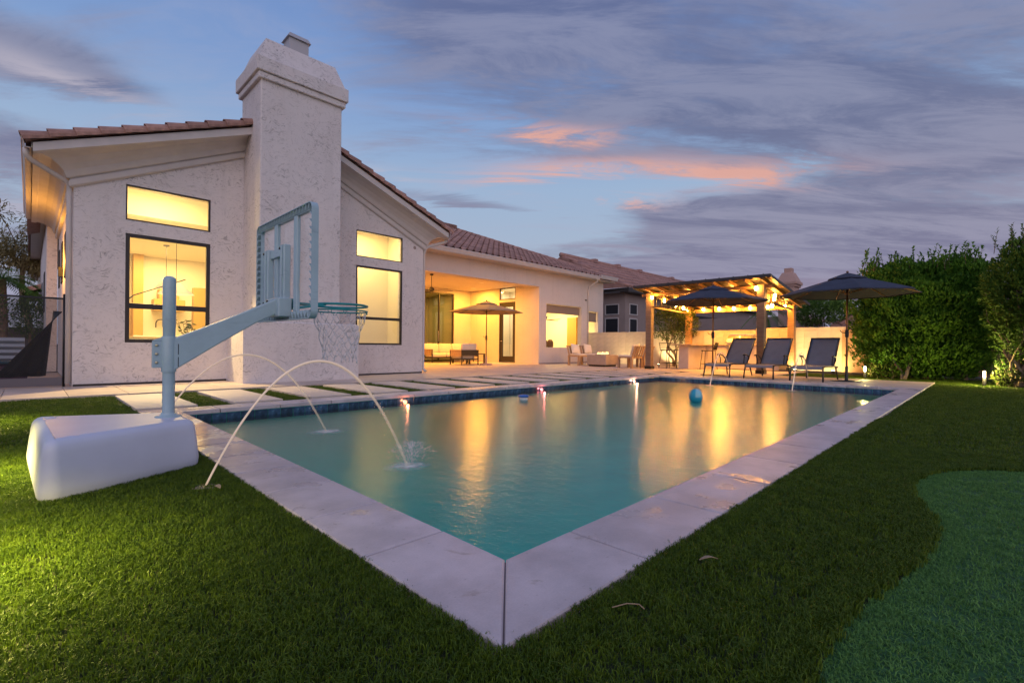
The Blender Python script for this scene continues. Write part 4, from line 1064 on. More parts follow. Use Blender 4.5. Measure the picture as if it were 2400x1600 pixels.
mb = MB(); mb.cbox(bx - .075, 3.70, .965, bx + .02, 3.99, 1.105, .006); hbk = mb.build('hinge_block', m_plastic, hoop)
for z in (.985, 1.085):
    q = MB(); q.lathe([(.012, 0), (.012, .01), (.0001, .011)], 8, M=Matrix.Translation((bx - .075, 3.93, z)) @ Matrix.Rotation(R(-90), 4, 'Y')); q.build('bolt', m_black, hbk)
mb = MB(); mb.add([(bx + .044, by0 + .05, bz0 + .05), (bx + .044, by1 - .05, bz0 + .05), (bx + .044, by1 - .05, bz1 - .05), (bx + .044, by0 + .05, bz1 - .05)], [(0, 1, 2, 3)]); mb.build('clear_panel', glassy('clear_panel', (1, 1, 1), .035), hoop, fix=False)
RC = (1.83, 3.85, 1.085); RR = .222
mb = MB()
for z, r in ((0, .009), (-.045, .006)):
    mb.tube([(RC[0] + RR * math.cos(R(t)), RC[1] + RR * math.sin(R(t)), RC[2] + z) for t in range(0, 361, 10)], r, 8, caps=False)
rim = mb.build('rim', m_teal, hoop)
mb = MB(); mb.cbox(bx + .05, RC[1] - .09, 1.03, bx + .07, RC[1] + .09, 1.11, .004); mb.hexa([(bx + .06, RC[1] - .10, 1.072), (1.60, RC[1] - .06, 1.072), (1.60, RC[1] + .06, 1.072), (bx + .06, RC[1] + .10, 1.072)], [(bx + .06, RC[1] - .10, 1.084), (1.60, RC[1] - .06, 1.084), (1.60, RC[1] + .06, 1.084), (bx + .06, RC[1] + .10, 1.084)])
for s in (-1, 1): mb.bar((bx + .06, RC[1] + s * .085, 1.035), (1.66, RC[1] + s * .12, 1.08), .012, .02)
mb.build('rim_bracket', m_teal, hoop)
for k in range(12):
    t = R(15 + 30 * k); p = Vector((RC[0] + RR * math.cos(t), RC[1] + RR * math.sin(t), RC[2]))
    mb = MB(); d = Vector((-math.sin(t), math.cos(t), 0)) * .014; mb.tube([p - d + Vector((0, 0, -.045)), p - d + Vector((0, 0, -.066)), p + d + Vector((0, 0, -.066)), p + d + Vector((0, 0, -.045))], .003, 5); mb.build('net_hook', m_teal, rim)
net = MB(); prof = [(.213, -.055), (.195, -.15), (.168, -.215), (.150, -.275), (.138, -.33), (.131, -.385), (.138, -.435)]
rn = random.Random(12)
def nnode(k, l):
    r_, z_ = prof[l]; t = R(15 + 30 * k + (15 if l % 2 else 0)); j = random.Random(k % 12 * 31 + l * 7); r_ += j.uniform(-.012, .012) * (l > 0)
    return Vector((RC[0] + r_ * math.cos(t + j.uniform(-.06, .06)), RC[1] + r_ * math.sin(t), RC[2] + z_ + j.uniform(-.012, .012)))
for l in range(6):
    for k in range(12):
        for d in ((0, -1) if l % 2 == 0 else (0, 1)):
            a, c = nnode(k, l), nnode(k + d, l + 1); m_ = (a + c) / 2 + Vector((0, 0, -.006))
            net.tube([a, m_, c], .0023, 5)
for k in range(12):
    a = nnode(k, 6); net.tube([a, a + Vector((rn.uniform(-.008, .008), rn.uniform(-.008, .008), -.035))], .0035, 5)
net.build('net', m_net, hoop)

# ---- laminar water jets
def jet_mat():
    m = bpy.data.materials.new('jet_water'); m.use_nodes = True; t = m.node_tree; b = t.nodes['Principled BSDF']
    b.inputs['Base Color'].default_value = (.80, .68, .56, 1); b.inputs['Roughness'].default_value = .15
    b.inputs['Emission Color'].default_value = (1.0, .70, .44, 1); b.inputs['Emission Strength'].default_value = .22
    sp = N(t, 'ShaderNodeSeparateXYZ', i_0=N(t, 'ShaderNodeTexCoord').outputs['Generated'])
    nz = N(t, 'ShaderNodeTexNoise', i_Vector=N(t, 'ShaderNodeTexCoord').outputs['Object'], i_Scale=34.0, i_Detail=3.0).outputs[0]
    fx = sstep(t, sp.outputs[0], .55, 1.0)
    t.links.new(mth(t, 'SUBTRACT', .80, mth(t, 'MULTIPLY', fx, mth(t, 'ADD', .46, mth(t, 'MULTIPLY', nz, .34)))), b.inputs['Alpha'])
    return m
m_jet = jet_mat()
m_foam = bpy.data.materials.new('foam'); m_foam.use_nodes = True
def foam():
    t = m_foam.node_tree; b = t.nodes['Principled BSDF']; b.inputs['Base Color'].default_value = (.75, .74, .76, 1); b.inputs['Roughness'].default_value = .4
    tc = N(t, 'ShaderNodeTexCoord'); ln = N(t, 'ShaderNodeVectorMath', operation='LENGTH', i_0=N(t, 'ShaderNodeMapping', i_Vector=tc.outputs['Object'], i_Scale=(3.2, 3.2, 0)).outputs[0])
    nz = N(t, 'ShaderNodeTexNoise', i_Vector=tc.outputs['Object'], i_Scale=14.0, i_Detail=5.0).outputs[0]
    a = mth(t, 'SUBTRACT', mth(t, 'ADD', .30, mth(t, 'MULTIPLY', nz, 1.2)), mth(t, 'MULTIPLY', ln.outputs['Value'], 1.35), clamp=True)
    t.links.new(mth(t, 'MULTIPLY', mth(t, 'POWER', a, 1.5), .85), b.inputs['Alpha'])
foam()
def jet(p0, p1, zt, label, r0, r1, foamr, drops, seed):
    p0 = Vector(p0); p1 = Vector(p1); a = zt - p0.z; b = zt - p1.z; s = math.sqrt(a) / (math.sqrt(a) + math.sqrt(b))
    pts = []; rr = []; n_ = 64
    for k in range(n_ + 1):
        u = k / n_; h = zt - a * ((u - s) / s) ** 2 if u < s else zt - b * ((u - s) / (1 - s)) ** 2
        pts.append((p0.x + (p1.x - p0.x) * u, p0.y + (p1.y - p0.y) * u, h)); rr.append((r0 + (r1 - r0) * u) * (1 + (.05 + .16 * u) * noise.noise(Vector((u * 14, seed, 0)))))
    j = thing('water_jet', label, 'water jet', tuple(p0), 'laminar water jets arching into the pool')
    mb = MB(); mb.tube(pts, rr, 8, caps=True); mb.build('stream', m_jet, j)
    rs_ = random.Random(seed + 50); dm2 = MB()
    for _ in range(160):
        u = 1 - abs(rs_.gauss(0, .16)); q_ = Vector(pts[max(0, min(n_, int(u * n_)))]); sp_r = .012 + .035 * max(0, u - .5); q_ += Vector((rs_.gauss(0, sp_r), rs_.gauss(0, sp_r * .8), rs_.gauss(0, sp_r))); r_ = rs_.uniform(.0009, .0024)
        dm2.add([(q_.x + r_, q_.y, q_.z), (q_.x, q_.y + r_, q_.z), (q_.x - r_, q_.y, q_.z), (q_.x, q_.y - r_, q_.z), (q_.x, q_.y, q_.z + r_ * 2), (q_.x, q_.y, q_.z - r_ * 2)], [(0, 1, 4), (1, 2, 4), (2, 3, 4), (3, 0, 4), (1, 0, 5), (2, 1, 5), (3, 2, 5), (0, 3, 5)])
    tag(dm2.build('droplet', m_jet, j, fix=False), kind='stuff')
    mb = MB(); d = -.025 if p0.z < 0 else 0.0
    mb.lathe([(.06, p0.z - .01), (.06, p0.z + .006), (.045, p0.z + .010), (.0001, p0.z + .010)], 16, (p0.x, p0.y, 0)); mb.build('nozzle_plate', m_counter, j)
    f = MB(); V = [(0, 0, 0)] + [(foamr * math.cos(R(t)) * (1.25), foamr * math.sin(R(t)), 0) for t in range(0, 360, 15)]
    f.add(V, [(0, k + 1, (k + 1) % 24 + 1) for k in range(24)])
    fo = f.build('splash_foam', m_foam, None, fix=False); fo.location = (p1.x, p1.y, WZ + .006)
    tag(fo, label.replace('water jet', 'ring of white foam where a water jet lands').split(',')[0] if False else FOAML[len(FOAMS)], kind='stuff'); FOAMS.append(fo)
    if drops:
        rd = random.Random(seed); dm = MB()
        for _ in range(drops):
            t = rd.uniform(0, 6.283); q = rd.random() ** .7; el_ = R(rd.uniform(38, 88)); v = Vector((math.cos(t) * math.cos(el_), math.sin(t) * math.cos(el_), math.sin(el_)))
            c_ = Vector((p1.x + .03, p1.y, WZ)) + v * (.03 + .25 * q) + Vector((0, 0, -.10 * q * q)); v = (v + Vector((0, 0, -.8 * q))).normalized()
            L_ = rd.uniform(.004, .016); r_ = rd.uniform(.0006, .0015); a_ = v.orthogonal().normalized() * r_; b_3 = v.cross(a_)
            dm.add([c_ + a_, c_ + b_3, c_ - a_, c_ - b_3, c_ + v * L_, c_ - v * L_], [(0, 1, 4), (1, 2, 4), (2, 3, 4), (3, 0, 4), (1, 0, 5), (2, 1, 5), (3, 2, 5), (0, 3, 5)])
        tag(dm.build('splash_drops', mat('droplets', (.85, .83, .80), .3), None, fix=False), 'spray of droplets thrown up where the nearest jet lands', kind='stuff')
FOAMS = []; FOAML = ['white splash foam under the nearest water jet', 'white splash foam under the jet behind the hoop', 'small splash foam before the left lounger', 'small splash foam before the right lounger']
jet((.676, 3.005, -.02), (1.965, 3.02, WZ), .655, 'nearest water jet rising out of the turf by the hoop base', .0055, .0105, .15, 620, 5)
jet((.69, 4.775, 0), (2.14, 4.775, WZ), .662, 'water jet arching out from behind the hoop pole', .0055, .0105, .20, 0, 6)
jet((12.70, 4.67, 0), (11.40, 4.67, WZ), .655, 'small far water jet in front of the left lounger', .008, .011, .14, 0, 7)
jet((12.70, 2.93, 0), (11.40, 2.93, WZ), .665, 'small far water jet in front of the right lounger', .008, .011, .12, 0, 8)

# ---- pool lights in the tile band
for k, (x, z, c, p) in enumerate(((4.087, -.115, (1, .30, .13), 5), (7.275, -.105, (1, .22, .22), 4), (10.838, -.10, (1, .50, .32), 7))):
    nm = ['orange red glowing pool light nearest the hoop', 'pink red glowing pool light beside the blue float', 'pale pink glowing pool light at the far end'][k]
    t = thing('pool_light', nm, 'pool light', (x, PY1 - .02, z), 'pool lights along the waterline')
    mb = MB(); Mx = Matrix.Translation((x, PY1 - .014, z)) @ Matrix.Rotation(R(90), 4, 'X'); mb.lathe([(.045, 0), (.045, .008), (.034, .014), (.030, .012)], 16, M=Mx); mb.build('bezel', m_steel, t)
    mb = MB(); mb.lathe([(.030, .010), (.026, .02), (.014, .027), (.0001, .029)], 16, M=Mx); mb.build('lens', emissive('pool_lens_%d' % k, c, p), t)
    light('POINT', 'pool_light_glow', (x, PY1 - .10, z + .02), 1.1 if k < 2 else 3.2, c, .02)
# ---- floating things
t = thing('pool_ball', 'teal and pale blue ball floating in the amber reflection', 'ball', (7.868, 3.456, WZ))
mb = MB(); mb.sphere((7.868, 3.456, WZ + .085), .108, 24, 16, sz=1.18); mb.build('shell', mat('ball_blue', (.03, .33, .46), .35), t)
for q in range(3):
    mb = MB(); c_ = Vector((7.868, 3.456, WZ + .085)); pr = [(.1095 * math.sin(R(e)), .1295 * math.cos(R(e))) for e in range(8, 100, 8)]
    V = []; 
    for a_ in range(0, 61, 12):
        for r_, z_ in pr: V.append((c_.x + r_ * math.cos(R(a_ + q * 120 + 200)), c_.y + r_ * math.sin(R(a_ + q * 120 + 200)), c_.z + z_))
    n = len(pr); mb.add(V, [(i * n + k, i * n + k + 1, (i + 1) * n + k + 1, (i + 1) * n + k) for i in range(5) for k in range(n - 1)], 0, True); mb.build('gore', mat('ball_pale', (.22, .50, .55), .35), t, fix=False)
t = thing('chlorine_float', 'round blue and white chlorine float near the back edge', 'pool float', (5.846, 5.515, WZ))
mb = MB(); mb.lathe([(.0001, -.03), (.05, -.03), (.075, .0), (.078, .02), (.06, .028), (.055, .05)], 20, (5.846, 5.515, WZ)); mb.build('body', m_white, t)
mb = MB(); mb.lathe([(.09, .045), (.095, .055), (.09, .07), (.05, .082), (.0001, .084)], 20, (5.846, 5.515, WZ)); mb.build('lid', mat('float_blue', (.02, .12, .42), .4), t)

# ---- sun loungers (built along +X, head at +X)
def lounger():
    t = thing('sun_lounger', 'left sun lounger, grey sling, in front of the umbrella pole', 'sun lounger', (0, 0, 0), 'grey sling loungers along the far pool edge')
    W_ = .325
    def tb(name, pts, r, m=m_lframe, n=8):
        a = MB(); a.tube(pts, r, n); return a.build(name, m, t, local=True)
    for s in (-1, 1):
        tb('side_rail', [(.02, s * W_, .325), (.25, s * W_, .345), (.9, s * W_, .33), (1.30, s * W_, .335), (1.62, s * W_, .30)], .018)
        tb('leg', [(.10, s * W_, .335), (.04, s * (W_ + .005), .27), (.01, s * (W_ + .015), .14), (-.02, s * (W_ + .02), .0)], .019)
        tb('leg', [(1.36, s * W_, .33), (1.44, s * (W_ + .005), .2), (1.52, s * (W_ + .02), .0)], .019)
        ar_ = tb('armrest', [(.86, s * (W_ + .03), .575), (.93, s * (W_ + .035), .592), (1.08, s * (W_ + .035), .585), (1.22, s * (W_ + .03), .55), (1.33, s * (W_ + .01), .47)], .017)
        a = MB(); a.tube([(.96, s * (W_ + .025), .585), (1.00, s * W_, .46), (.98, s * W_, .335)], .014, 8); a.build('armrest_post', m_lframe, ar_, local=True)
        tb('backrest_stile', [(1.22, s * (W_ - .01), .33), (1.86, s * (W_ - .01), 1.05)], .015)
    a = MB(); a.tube([(1.86, -W_ + .01, 1.05), (1.86, W_ - .01, 1.05)], .015, 8); a.tube([(1.5, -W_, .31), (1.5, W_, .31)], .012, 8); a.tube([(.03, -W_, .29), (.03, W_, .29)], .012, 8); a.tube([(1.40, -W_, .16), (1.40, W_, .16)], .01, 8)
    a.build('cross_bar', m_lframe, t, local=True)
    def sling(name, P, w, sag):
        a = MB(); V = []; nu = 8
        for i, (x, z) in enumerate(P):
            for k in range(nu + 1):
                y = -w + 2 * w * k / nu; d = -sag * (1 - (2 * k / nu - 1) ** 2); V.append((x, y, z + d))
        n_ = nu + 1; F = [(i * n_ + k, (i + 1) * n_ + k, (i + 1) * n_ + k + 1, i * n_ + k + 1) for i in range(len(P) - 1) for k in range(nu)]
        a.add(V, F, 0, True); o = a.build(name, m_sling, t, local=True, fix=False); q = o.modifiers.new('thick', 'SOLIDIFY'); q.thickness = .008; return o
    sling('seat_sling', [(-.015, .29), (.0, .325), (.04, .347), (.25, .352), (.6, .345), (.9, .338), (1.2, .342)], W_ - .008, .012)
    sling('backrest_sling', [(1.24, .35), (1.35, .475), (1.55, .70), (1.75, .925), (1.875, 1.065)], W_ - .012, .012)
    return t
L1 = lounger(); L1.location = (12.97, 5.14, 0); L1.rotation_euler = (0, 0, R(-2))
dup(L1, (12.95, 4.09, 0), R(1), 'middle sun lounger, grey sling, in front of the brown pergola post')
dup(L1, (12.93, 3.03, 0), R(0), 'right sun lounger, grey sling, beside the navy umbrella')

# ---- umbrellas
def umbrella(loc, top, tip, rad, canvas, pole, label, base='plate', rot=0, n=8, crank=1.15):
    x0, y0 = loc
    t = thing('patio_umbrella', label, 'umbrella', (x0, y0, 0), 'open market umbrellas')
    a = MB(); a.tube([(x0, y0, .03), (x0, y0, top + .04)], .021, 12); a.build('pole', pole, t)
    a = MB()
    if base == 'plate': a.lathe([(.33, .0), (.33, .012), (.05, .018), (.035, .03), (.033, .34), (.028, .36)], 24, (x0, y0, 0))
    else: a.lathe([(.25, 0), (.25, .05), (.2, .07), (.04, .08), (.035, .35)], 24, (x0, y0, 0))
    a.build('base', m_black if base == 'plate' else m_nstucco2, t)
    a = MB(); a.cbox(x0 - .035, y0 - .035, crank - .10, x0 + .035, y0 + .035, crank + .08, .012); a.tube([(x0, y0 + .03, crank), (x0 - .04, y0 + .10, crank + .02), (x0 - .05, y0 + .13, crank + .07)], .009, 6); a.build('crank', m_black, t)
    a = MB(); a.lathe([(.022, 0), (.05, .01), (.05, .05), (.022, .06)], 14, (x0, y0, tip - .02)); a.build('hub', pole, t)
    def zc(u): return top - (top - tip) * (u ** 1.12)
    sub = 4; cv_ = MB(); V = [(x0, y0, zc(.0))]; us = [.16, .35, .55, .75, .92, 1.0]; N_ = n * sub
    for u in us:
        for k in range(N_):
            f = (k % sub) / sub; th = rot + 2 * math.pi * k / N_; sg = math.sin(math.pi * f); ap = math.cos(math.pi / n) / math.cos(2 * math.pi / n * (f - .5))
            r_ = rad * u * (ap if f else 1.0) * (1 - .02 * sg * u); V.append((x0 + r_ * math.cos(th), y0 + r_ * math.sin(th), zc(u) - .035 * sg * u * (1.1 - u)))
    F = [(0, 1 + k, 1 + (k + 1) % N_) for k in range(N_)] + [(1 + i * N_ + k, 1 + (i + 1) * N_ + k, 1 + (i + 1) * N_ + (k + 1) % N_, 1 + i * N_ + (k + 1) % N_) for i in range(len(us) - 1) for k in range(N_)]
    m0 = len(V); L0 = 1 + (len(us) - 1) * N_
    V += [(V[L0 + k][0], V[L0 + k][1], V[L0 + k][2] - .022) for k in range(N_)]; F += [(L0 + k, m0 + k, m0 + (k + 1) % N_, L0 + (k + 1) % N_) for k in range(N_)]
    cv_.add(V, F, 0, False); c_ = cv_.build('canopy', canvas, t, fix=False); q = c_.modifiers.new('thick', 'SOLIDIFY'); q.thickness = .004
    ve = MB(); V = [(x0, y0, top + .07)]
    for u, dz in ((.12, .055), (.27, .035), (.28, .015)):
        for k in range(N_):
            f = (k % sub) / sub; th = rot + 2 * math.pi * k / N_; V.append((x0 + rad * u * math.cos(th), y0 + rad * u * math.sin(th), zc(u) + dz - .012 * math.sin(math.pi * f)))
    ve.add(V, [(0, 1 + k, 1 + (k + 1) % N_) for k in range(N_)] + [(1 + i * N_ + k, 1 + (i + 1) * N_ + k, 1 + (i + 1) * N_ + (k + 1) % N_, 1 + i * N_ + (k + 1) % N_) for i in range(2) for k in range(N_)], 0, False); ve.build('vent', canvas, t, fix=False)
    a = MB(); a.sphere((x0, y0, top + .085), .028, 10, 8); a.build('finial', pole, t)
    for k in range(n):
        th = rot + 2 * math.pi * k / n; d = Vector((math.cos(th), math.sin(th), 0)); o_ = Vector((x0, y0, 0))
        a = MB(); a.tube([o_ + d * .03 + Vector((0, 0, top - .04))] + [o_ + d * rad * u + Vector((0, 0, zc(u) - .018)) for u in (.3, .6, .97)], .009, 6); rb_ = a.build('rib', pole, t)
        a = MB(); a.tube([o_ + d * .045 + Vector((0, 0, tip + .02)), o_ + d * rad * .52 + Vector((0, 0, zc(.52) - .025))], .008, 6); a.build('strut', pole, rb_)
    return t
umbrella((13.60, 5.50), 2.47, 2.07, 1.40, m_navy, m_bronze, 'navy umbrella open in front of the string light pergola', rot=R(12), crank=1.14)
umbrella((13.81, 2.39), 2.53, 2.09, 1.42, m_navy, m_bronze, 'navy umbrella open beside the tall green hedge', rot=R(20), crank=1.15)
umbrella((12.90, 14.25), 2.50, 2.13, 1.48, m_tan, m_dark, 'tan umbrella open in front of the covered terrace', 'disc', rot=R(8), crank=1.1)

# ---- pergola
pg_ = thing('pergola', 'cedar pergola with dark sloping roof hung with bulbs', 'pergola', (17.1, 6.7, 0))
FX, BX, LYp, RYp = 15.62, 18.78, 8.57, 4.86; PS = .105
def rz(x): return 2.885 - .127 * (x - 14.95)
for x, y, m in ((FX, LYp, m_woodg), (FX, RYp, m_woodg), (BX, LYp, m_wood), (BX, RYp, m_wood)):
    a = MB(); a.cbox(x - PS, y - PS, 0, x + PS, y + PS, rz(x) - .10, .008); po = a.build('post', m, pg_)
    a = MB(); a.cbox(x - PS - .02, y - PS - .02, .002, x + PS + .02, y + PS + .02, .11, .005); a.build('post_base', m_black, po)
RX0, RX1, RY0, RY1 = 14.93, 19.25, 4.42, 8.84
a = MB(); a.hexa([(RX0, RY0, rz(RX0) - .02), (RX1, RY0, rz(RX1) - .02), (RX1, RY1, rz(RX1) - .02), (RX0, RY1, rz(RX0) - .02)], [(RX0, RY0, rz(RX0) + .02), (RX1, RY0, rz(RX1) + .02), (RX1, RY1, rz(RX1) + .02), (RX0, RY1, rz(RX0) + .02)])
rf = a.build('roof_sheet', m_roofmetal, pg_)
y = RY0 + .2
while y < RY1:
    a = MB(); a.bar((RX0 + .02, y, rz(RX0) + .035), (RX1 - .02, y, rz(RX1) + .035), .02, .03); a.build('seam', m_roofmetal, rf); y += .42
for a0, a1, nm in (((RX0, RY0 - .012, 0), (RX0, RY1 + .012, 0), 'fascia'), ((RX0 + .02, RY0, 0), (RX1, RY0, 0), 'fascia'), ((RX0 + .02, RY1, 0), (RX1, RY1, 0), 'fascia')):
    a = MB(); a.bar((a0[0], a0[1], rz(a0[0]) - .022), (a1[0], a1[1], rz(a1[0]) - .022), .024, .09); a.build(nm, m_roofmetal, pg_)
y = RY0 + .25
while y < RY1 - .1:
    a = MB(); a.bar((RX0 + .04, y, rz(RX0) - .075), (RX1 - .05, y, rz(RX1) - .075), .05, .09); a.build('rafter', m_woodx, pg_); y += .47
for x in (15.2, 16.4, 17.3, 18.1, 19.0):
    a = MB(); a.box(x - .05, RY0 + .03, rz(x) - .031, x + .05, RY1 - .03, rz(x) - .022); a.build('purlin', m_wood, pg_)
m_rail = mat('dark_rail', (.045, .028, .018), .5)
def frieze(p, q, lo0, lo1, hi0, hi1, n_, m2):
    p = Vector(p); q = Vector(q)
    a = MB(); a.bar((p.x, p.y, hi0), (q.x, q.y, hi1), .045, .05); a.build('top_rail', m_rail, pg_)
    a = MB(); a.bar((p.x, p.y, lo0), (q.x, q.y, lo1), .05, .05); a.build('bottom_rail', m2, pg_)
    for k in range(1, n_):
        u = k / n_; r_ = p.lerp(q, u); a = MB(); a.bar((r_.x, r_.y, lo0 + (lo1 - lo0) * u), (r_.x, r_.y, hi0 + (hi1 - hi0) * u), .026, .026, (1, 0, 0)); a.build('baluster', m_rail, pg_)
frieze((FX, LYp - PS, 0), (FX, RYp + PS, 0), 2.20, 2.20, 2.68, 2.68, 7, m_rail)
frieze((FX + PS, RYp, 0), (BX - PS, RYp, 0), 2.22, 2.15, 2.66, 2.30, 8, m_rail)
frieze((FX + PS, LYp, 0), (BX - PS, LYp, 0), 2.22, 2.15, 2.66, 2.30, 8, m_wood)
a = MB(); a.bar((BX, LYp - PS, 2.22), (BX, RYp + PS, 2.22), .06, .14); a.build('beam', m_wood, pg_)
a = MB(); a.bar((FX, LYp + .3, rz(FX) - .165), (FX, RYp - .3, rz(FX) - .165), .09, .09); a.build('beam', m_wood, pg_)
# string lights
sl = thing('string_lights', 'string of glowing amber bulbs round the pergola', 'string lights', (17.1, 6.7, 2.4))
bulbs = [(18.66, 8.60, 2.30), (18.66, 7.93, 2.29), (18.66, 7.32, 2.28), (18.66, 6.78, 2.27), (18.66, 6.20, 2.26), (18.66, 5.60, 2.27), (18.5, 5.0, 2.25),
         (17.3, 5.0, 2.40), (16.4, 4.72, 2.43), (16.2, 4.74, 2.10), (15.46, 4.97, 2.59),
         (15.42, 8.38, 2.53), (16.5, 8.46, 2.50), (17.42, 8.46, 2.39), (17.83, 8.47, 2.46), (18.05, 8.46, 2.33),
         (16.4, 7.5, 2.55), (16.4, 6.0, 2.55), (17.4, 6.7, 2.44)]
sp_ = MB(); sp_.lathe([(.0001, -.052), (.020, -.046), (.032, -.025), (.034, -.005), (.026, .02), (.013, .036)], 12); bmesh_ = sp_.mesh('bulb', m_bulb)
sk_ = MB(); sk_.lathe([(.015, .034), (.015, .07), (.008, .074)], 10); smesh = sk_.mesh('socket', m_black)
for p in bulbs:
    o = inst(bmesh_, 'bulb', sl, p, (0, 0, 0), (1.3, 1.3, 1.3)); s_ = bpy.data.objects.new('socket', smesh); C.objects.link(s_); s_.parent = o
wr = MB()
for i in range(len(bulbs) - 1):
    if i in (9, 10, 15): continue
    a0 = Vector(bulbs[i]) + Vector((0, 0, .075)); a1 = Vector(bulbs[i + 1]) + Vector((0, 0, .075))
    wr.tube([a0.lerp(a1, u / 6) + Vector((0, 0, -.05 * math.sin(math.pi * u / 6))) for u in range(7)], .005, 5)
wr.build('cable', m_black, sl)
light('AREA', 'pergola_downlight', (17.2, 6.7, 2.46), 150, AMBER, .5, (17.2, 6.7, 0))

# ---- outdoor kitchen
ok_ = thing('outdoor_bar', 'stucco bar counter with granite top under the pergola', 'bar counter', (17.2, 7.7, 0))
a = MB(); a.cbox(16.56, 7.56, 0, 18.1, 7.93, .855, .012); a.cbox(18.1, 5.2, 0, 18.62, 7.93, .855, .012)
a.build('counter_body', mat('bar_stucco', (.60, .49, .44), .8, var=(3, .05), bump=(60, .3, .005)), ok_)
a = MB(); a.cbox(16.36, 7.38, .856, 18.03, 8.14, .90, .006); a.cbox(18.03, 5.15, .856, 18.68, 8.14, .90, .006); a.build('granite_top', m_counter, ok_)
gl_ = thing('grill', 'built-in steel grill with curved hood behind the left lounger', 'grill', (18.3, 6.35, .9))
a = MB(); P = [(18.02, .90), (18.02, .98), (18.07, 1.12), (18.18, 1.24), (18.32, 1.275), (18.5, 1.25), (18.56, .90)]
a.prism(P, lambda u, v: (u, 5.94, v), lambda u, v: (u, 6.78, v)); a.build('hood', m_steel, gl_)
a = MB(); a.tube([(18.05, 6.1, 1.02), (17.98, 6.1, 1.03), (17.98, 6.62, 1.03), (18.05, 6.62, 1.02)], .012, 8); a.build('handle', m_steel, gl_)
a = MB(); Mx = Matrix.Translation((18.10, 6.36, 1.18)) @ Matrix.Rotation(R(-55), 4, 'Y'); a.lathe([(.055, 0), (.055, .012), (.04, .016), (.0001, .016)], 18, M=Mx); a.build('thermometer', m_steel, gl_)
a = MB(); a.cbox(18.0, 5.94, .70, 18.1, 6.78, .85, .005); gf_ = a.build('control_panel', m_steel, gl_)
for q in range(4):
    a = MB(); a.lathe([(.022, 0), (.022, .025), (.0001, .026)], 12, M=Matrix.Translation((18.0, 6.08 + q * .19, .775)) @ Matrix.Rotation(R(-90), 4, 'Y')); a.build('knob', m_black, gf_)
def stool():
    t = thing('bar_stool', 'black wire bar stool nearest the left pergola post', 'bar stool', (0, 0, 0), 'black bar stools at the outdoor bar')
    for sx, sy in ((-1, -1), (1, -1), (1, 1), (-1, 1)):
        a = MB(); a.tube([(sx * .17, sy * .17, .66), (sx * .23, sy * .23, 0)], .011, 8); a.build('leg', m_black, t, local=True)
    a = MB(); a.cbox(-.21, -.20, .655, .21, .20, .685, .008); a.build('seat', m_black, t, local=True)
    a = MB(); q = .217
    for p_, r_ in (((-q, -q), (q, -q)), ((q, -q), (q, q)), ((q, q), (-q, q)), ((-q, q), (-q, -q))): a.tube([(*p_, .20), (*r_, .20)], .009, 6)
    a.build('footrest', m_black, t, local=True)
    a = MB(); a.tube([(-.19, .20, .68), (-.19, .28, .95)], .010, 8); a.tube([(.19, .20, .68), (.19, .28, .95)], .010, 8); a.tube([(-.19, .28, .95), (.19, .28, .95)], .010, 8); bk = a.build('backrest_frame', m_black, t, local=True)
    a = MB()
    for k in range(9): x_ = -.16 + .04 * k; a.tube([(x_, .205, .70), (x_, .278, .94)], .006, 6)
    tag(a.build('backrest_cord', m_black, bk, local=True), kind='stuff'); return t
st0 = stool(); st0.location = (16.72, 8.42, 0); st0.rotation_euler = (0, 0, R(-28))
dup(st0, (17.35, 8.40, 0), R(-20), 'black wire bar stool between the first stool and the counter end')
dup(st0, (17.2, 7.10, 0), R(185), 'black wire bar stool right of the pale counter end')

# ---- fire table and teak chairs
t = thing('fire_table', 'square concrete fire table with low flames', 'fire table', (16.05, 10.85, 0))
a = MB(); a.cbox(15.60, 10.40, .07, 16.48, 11.28, .46, .012); a.build('body', m_concrete, t)
a = MB(); a.cbox(15.66, 10.46, 0, 16.42, 11.22, .07, .004); a.build('plinth', m_dark, t)
a = MB(); a.box(15.82, 10.62, .461, 16.26, 11.06, .475); a.build('burner_tray', m_dark, t)
rf_ = random.Random(2); a = MB()
for _ in range(26):
    x, y = rf_.uniform(15.84, 16.24), rf_.uniform(10.64, 11.04); h = rf_.uniform(.06, .14); r_ = rf_.uniform(.012, .022)
    a.lathe([(.0001, 0), (r_, h * .25), (r_ * .7, h * .6), (.0001, h)], 6, (x, y, .47))
tag(a.build('flame', m_flame, t), kind='stuff')
light('POINT', 'fire_glow', (16.05, 10.85, .62), 7, (1, .55, .2), .12)
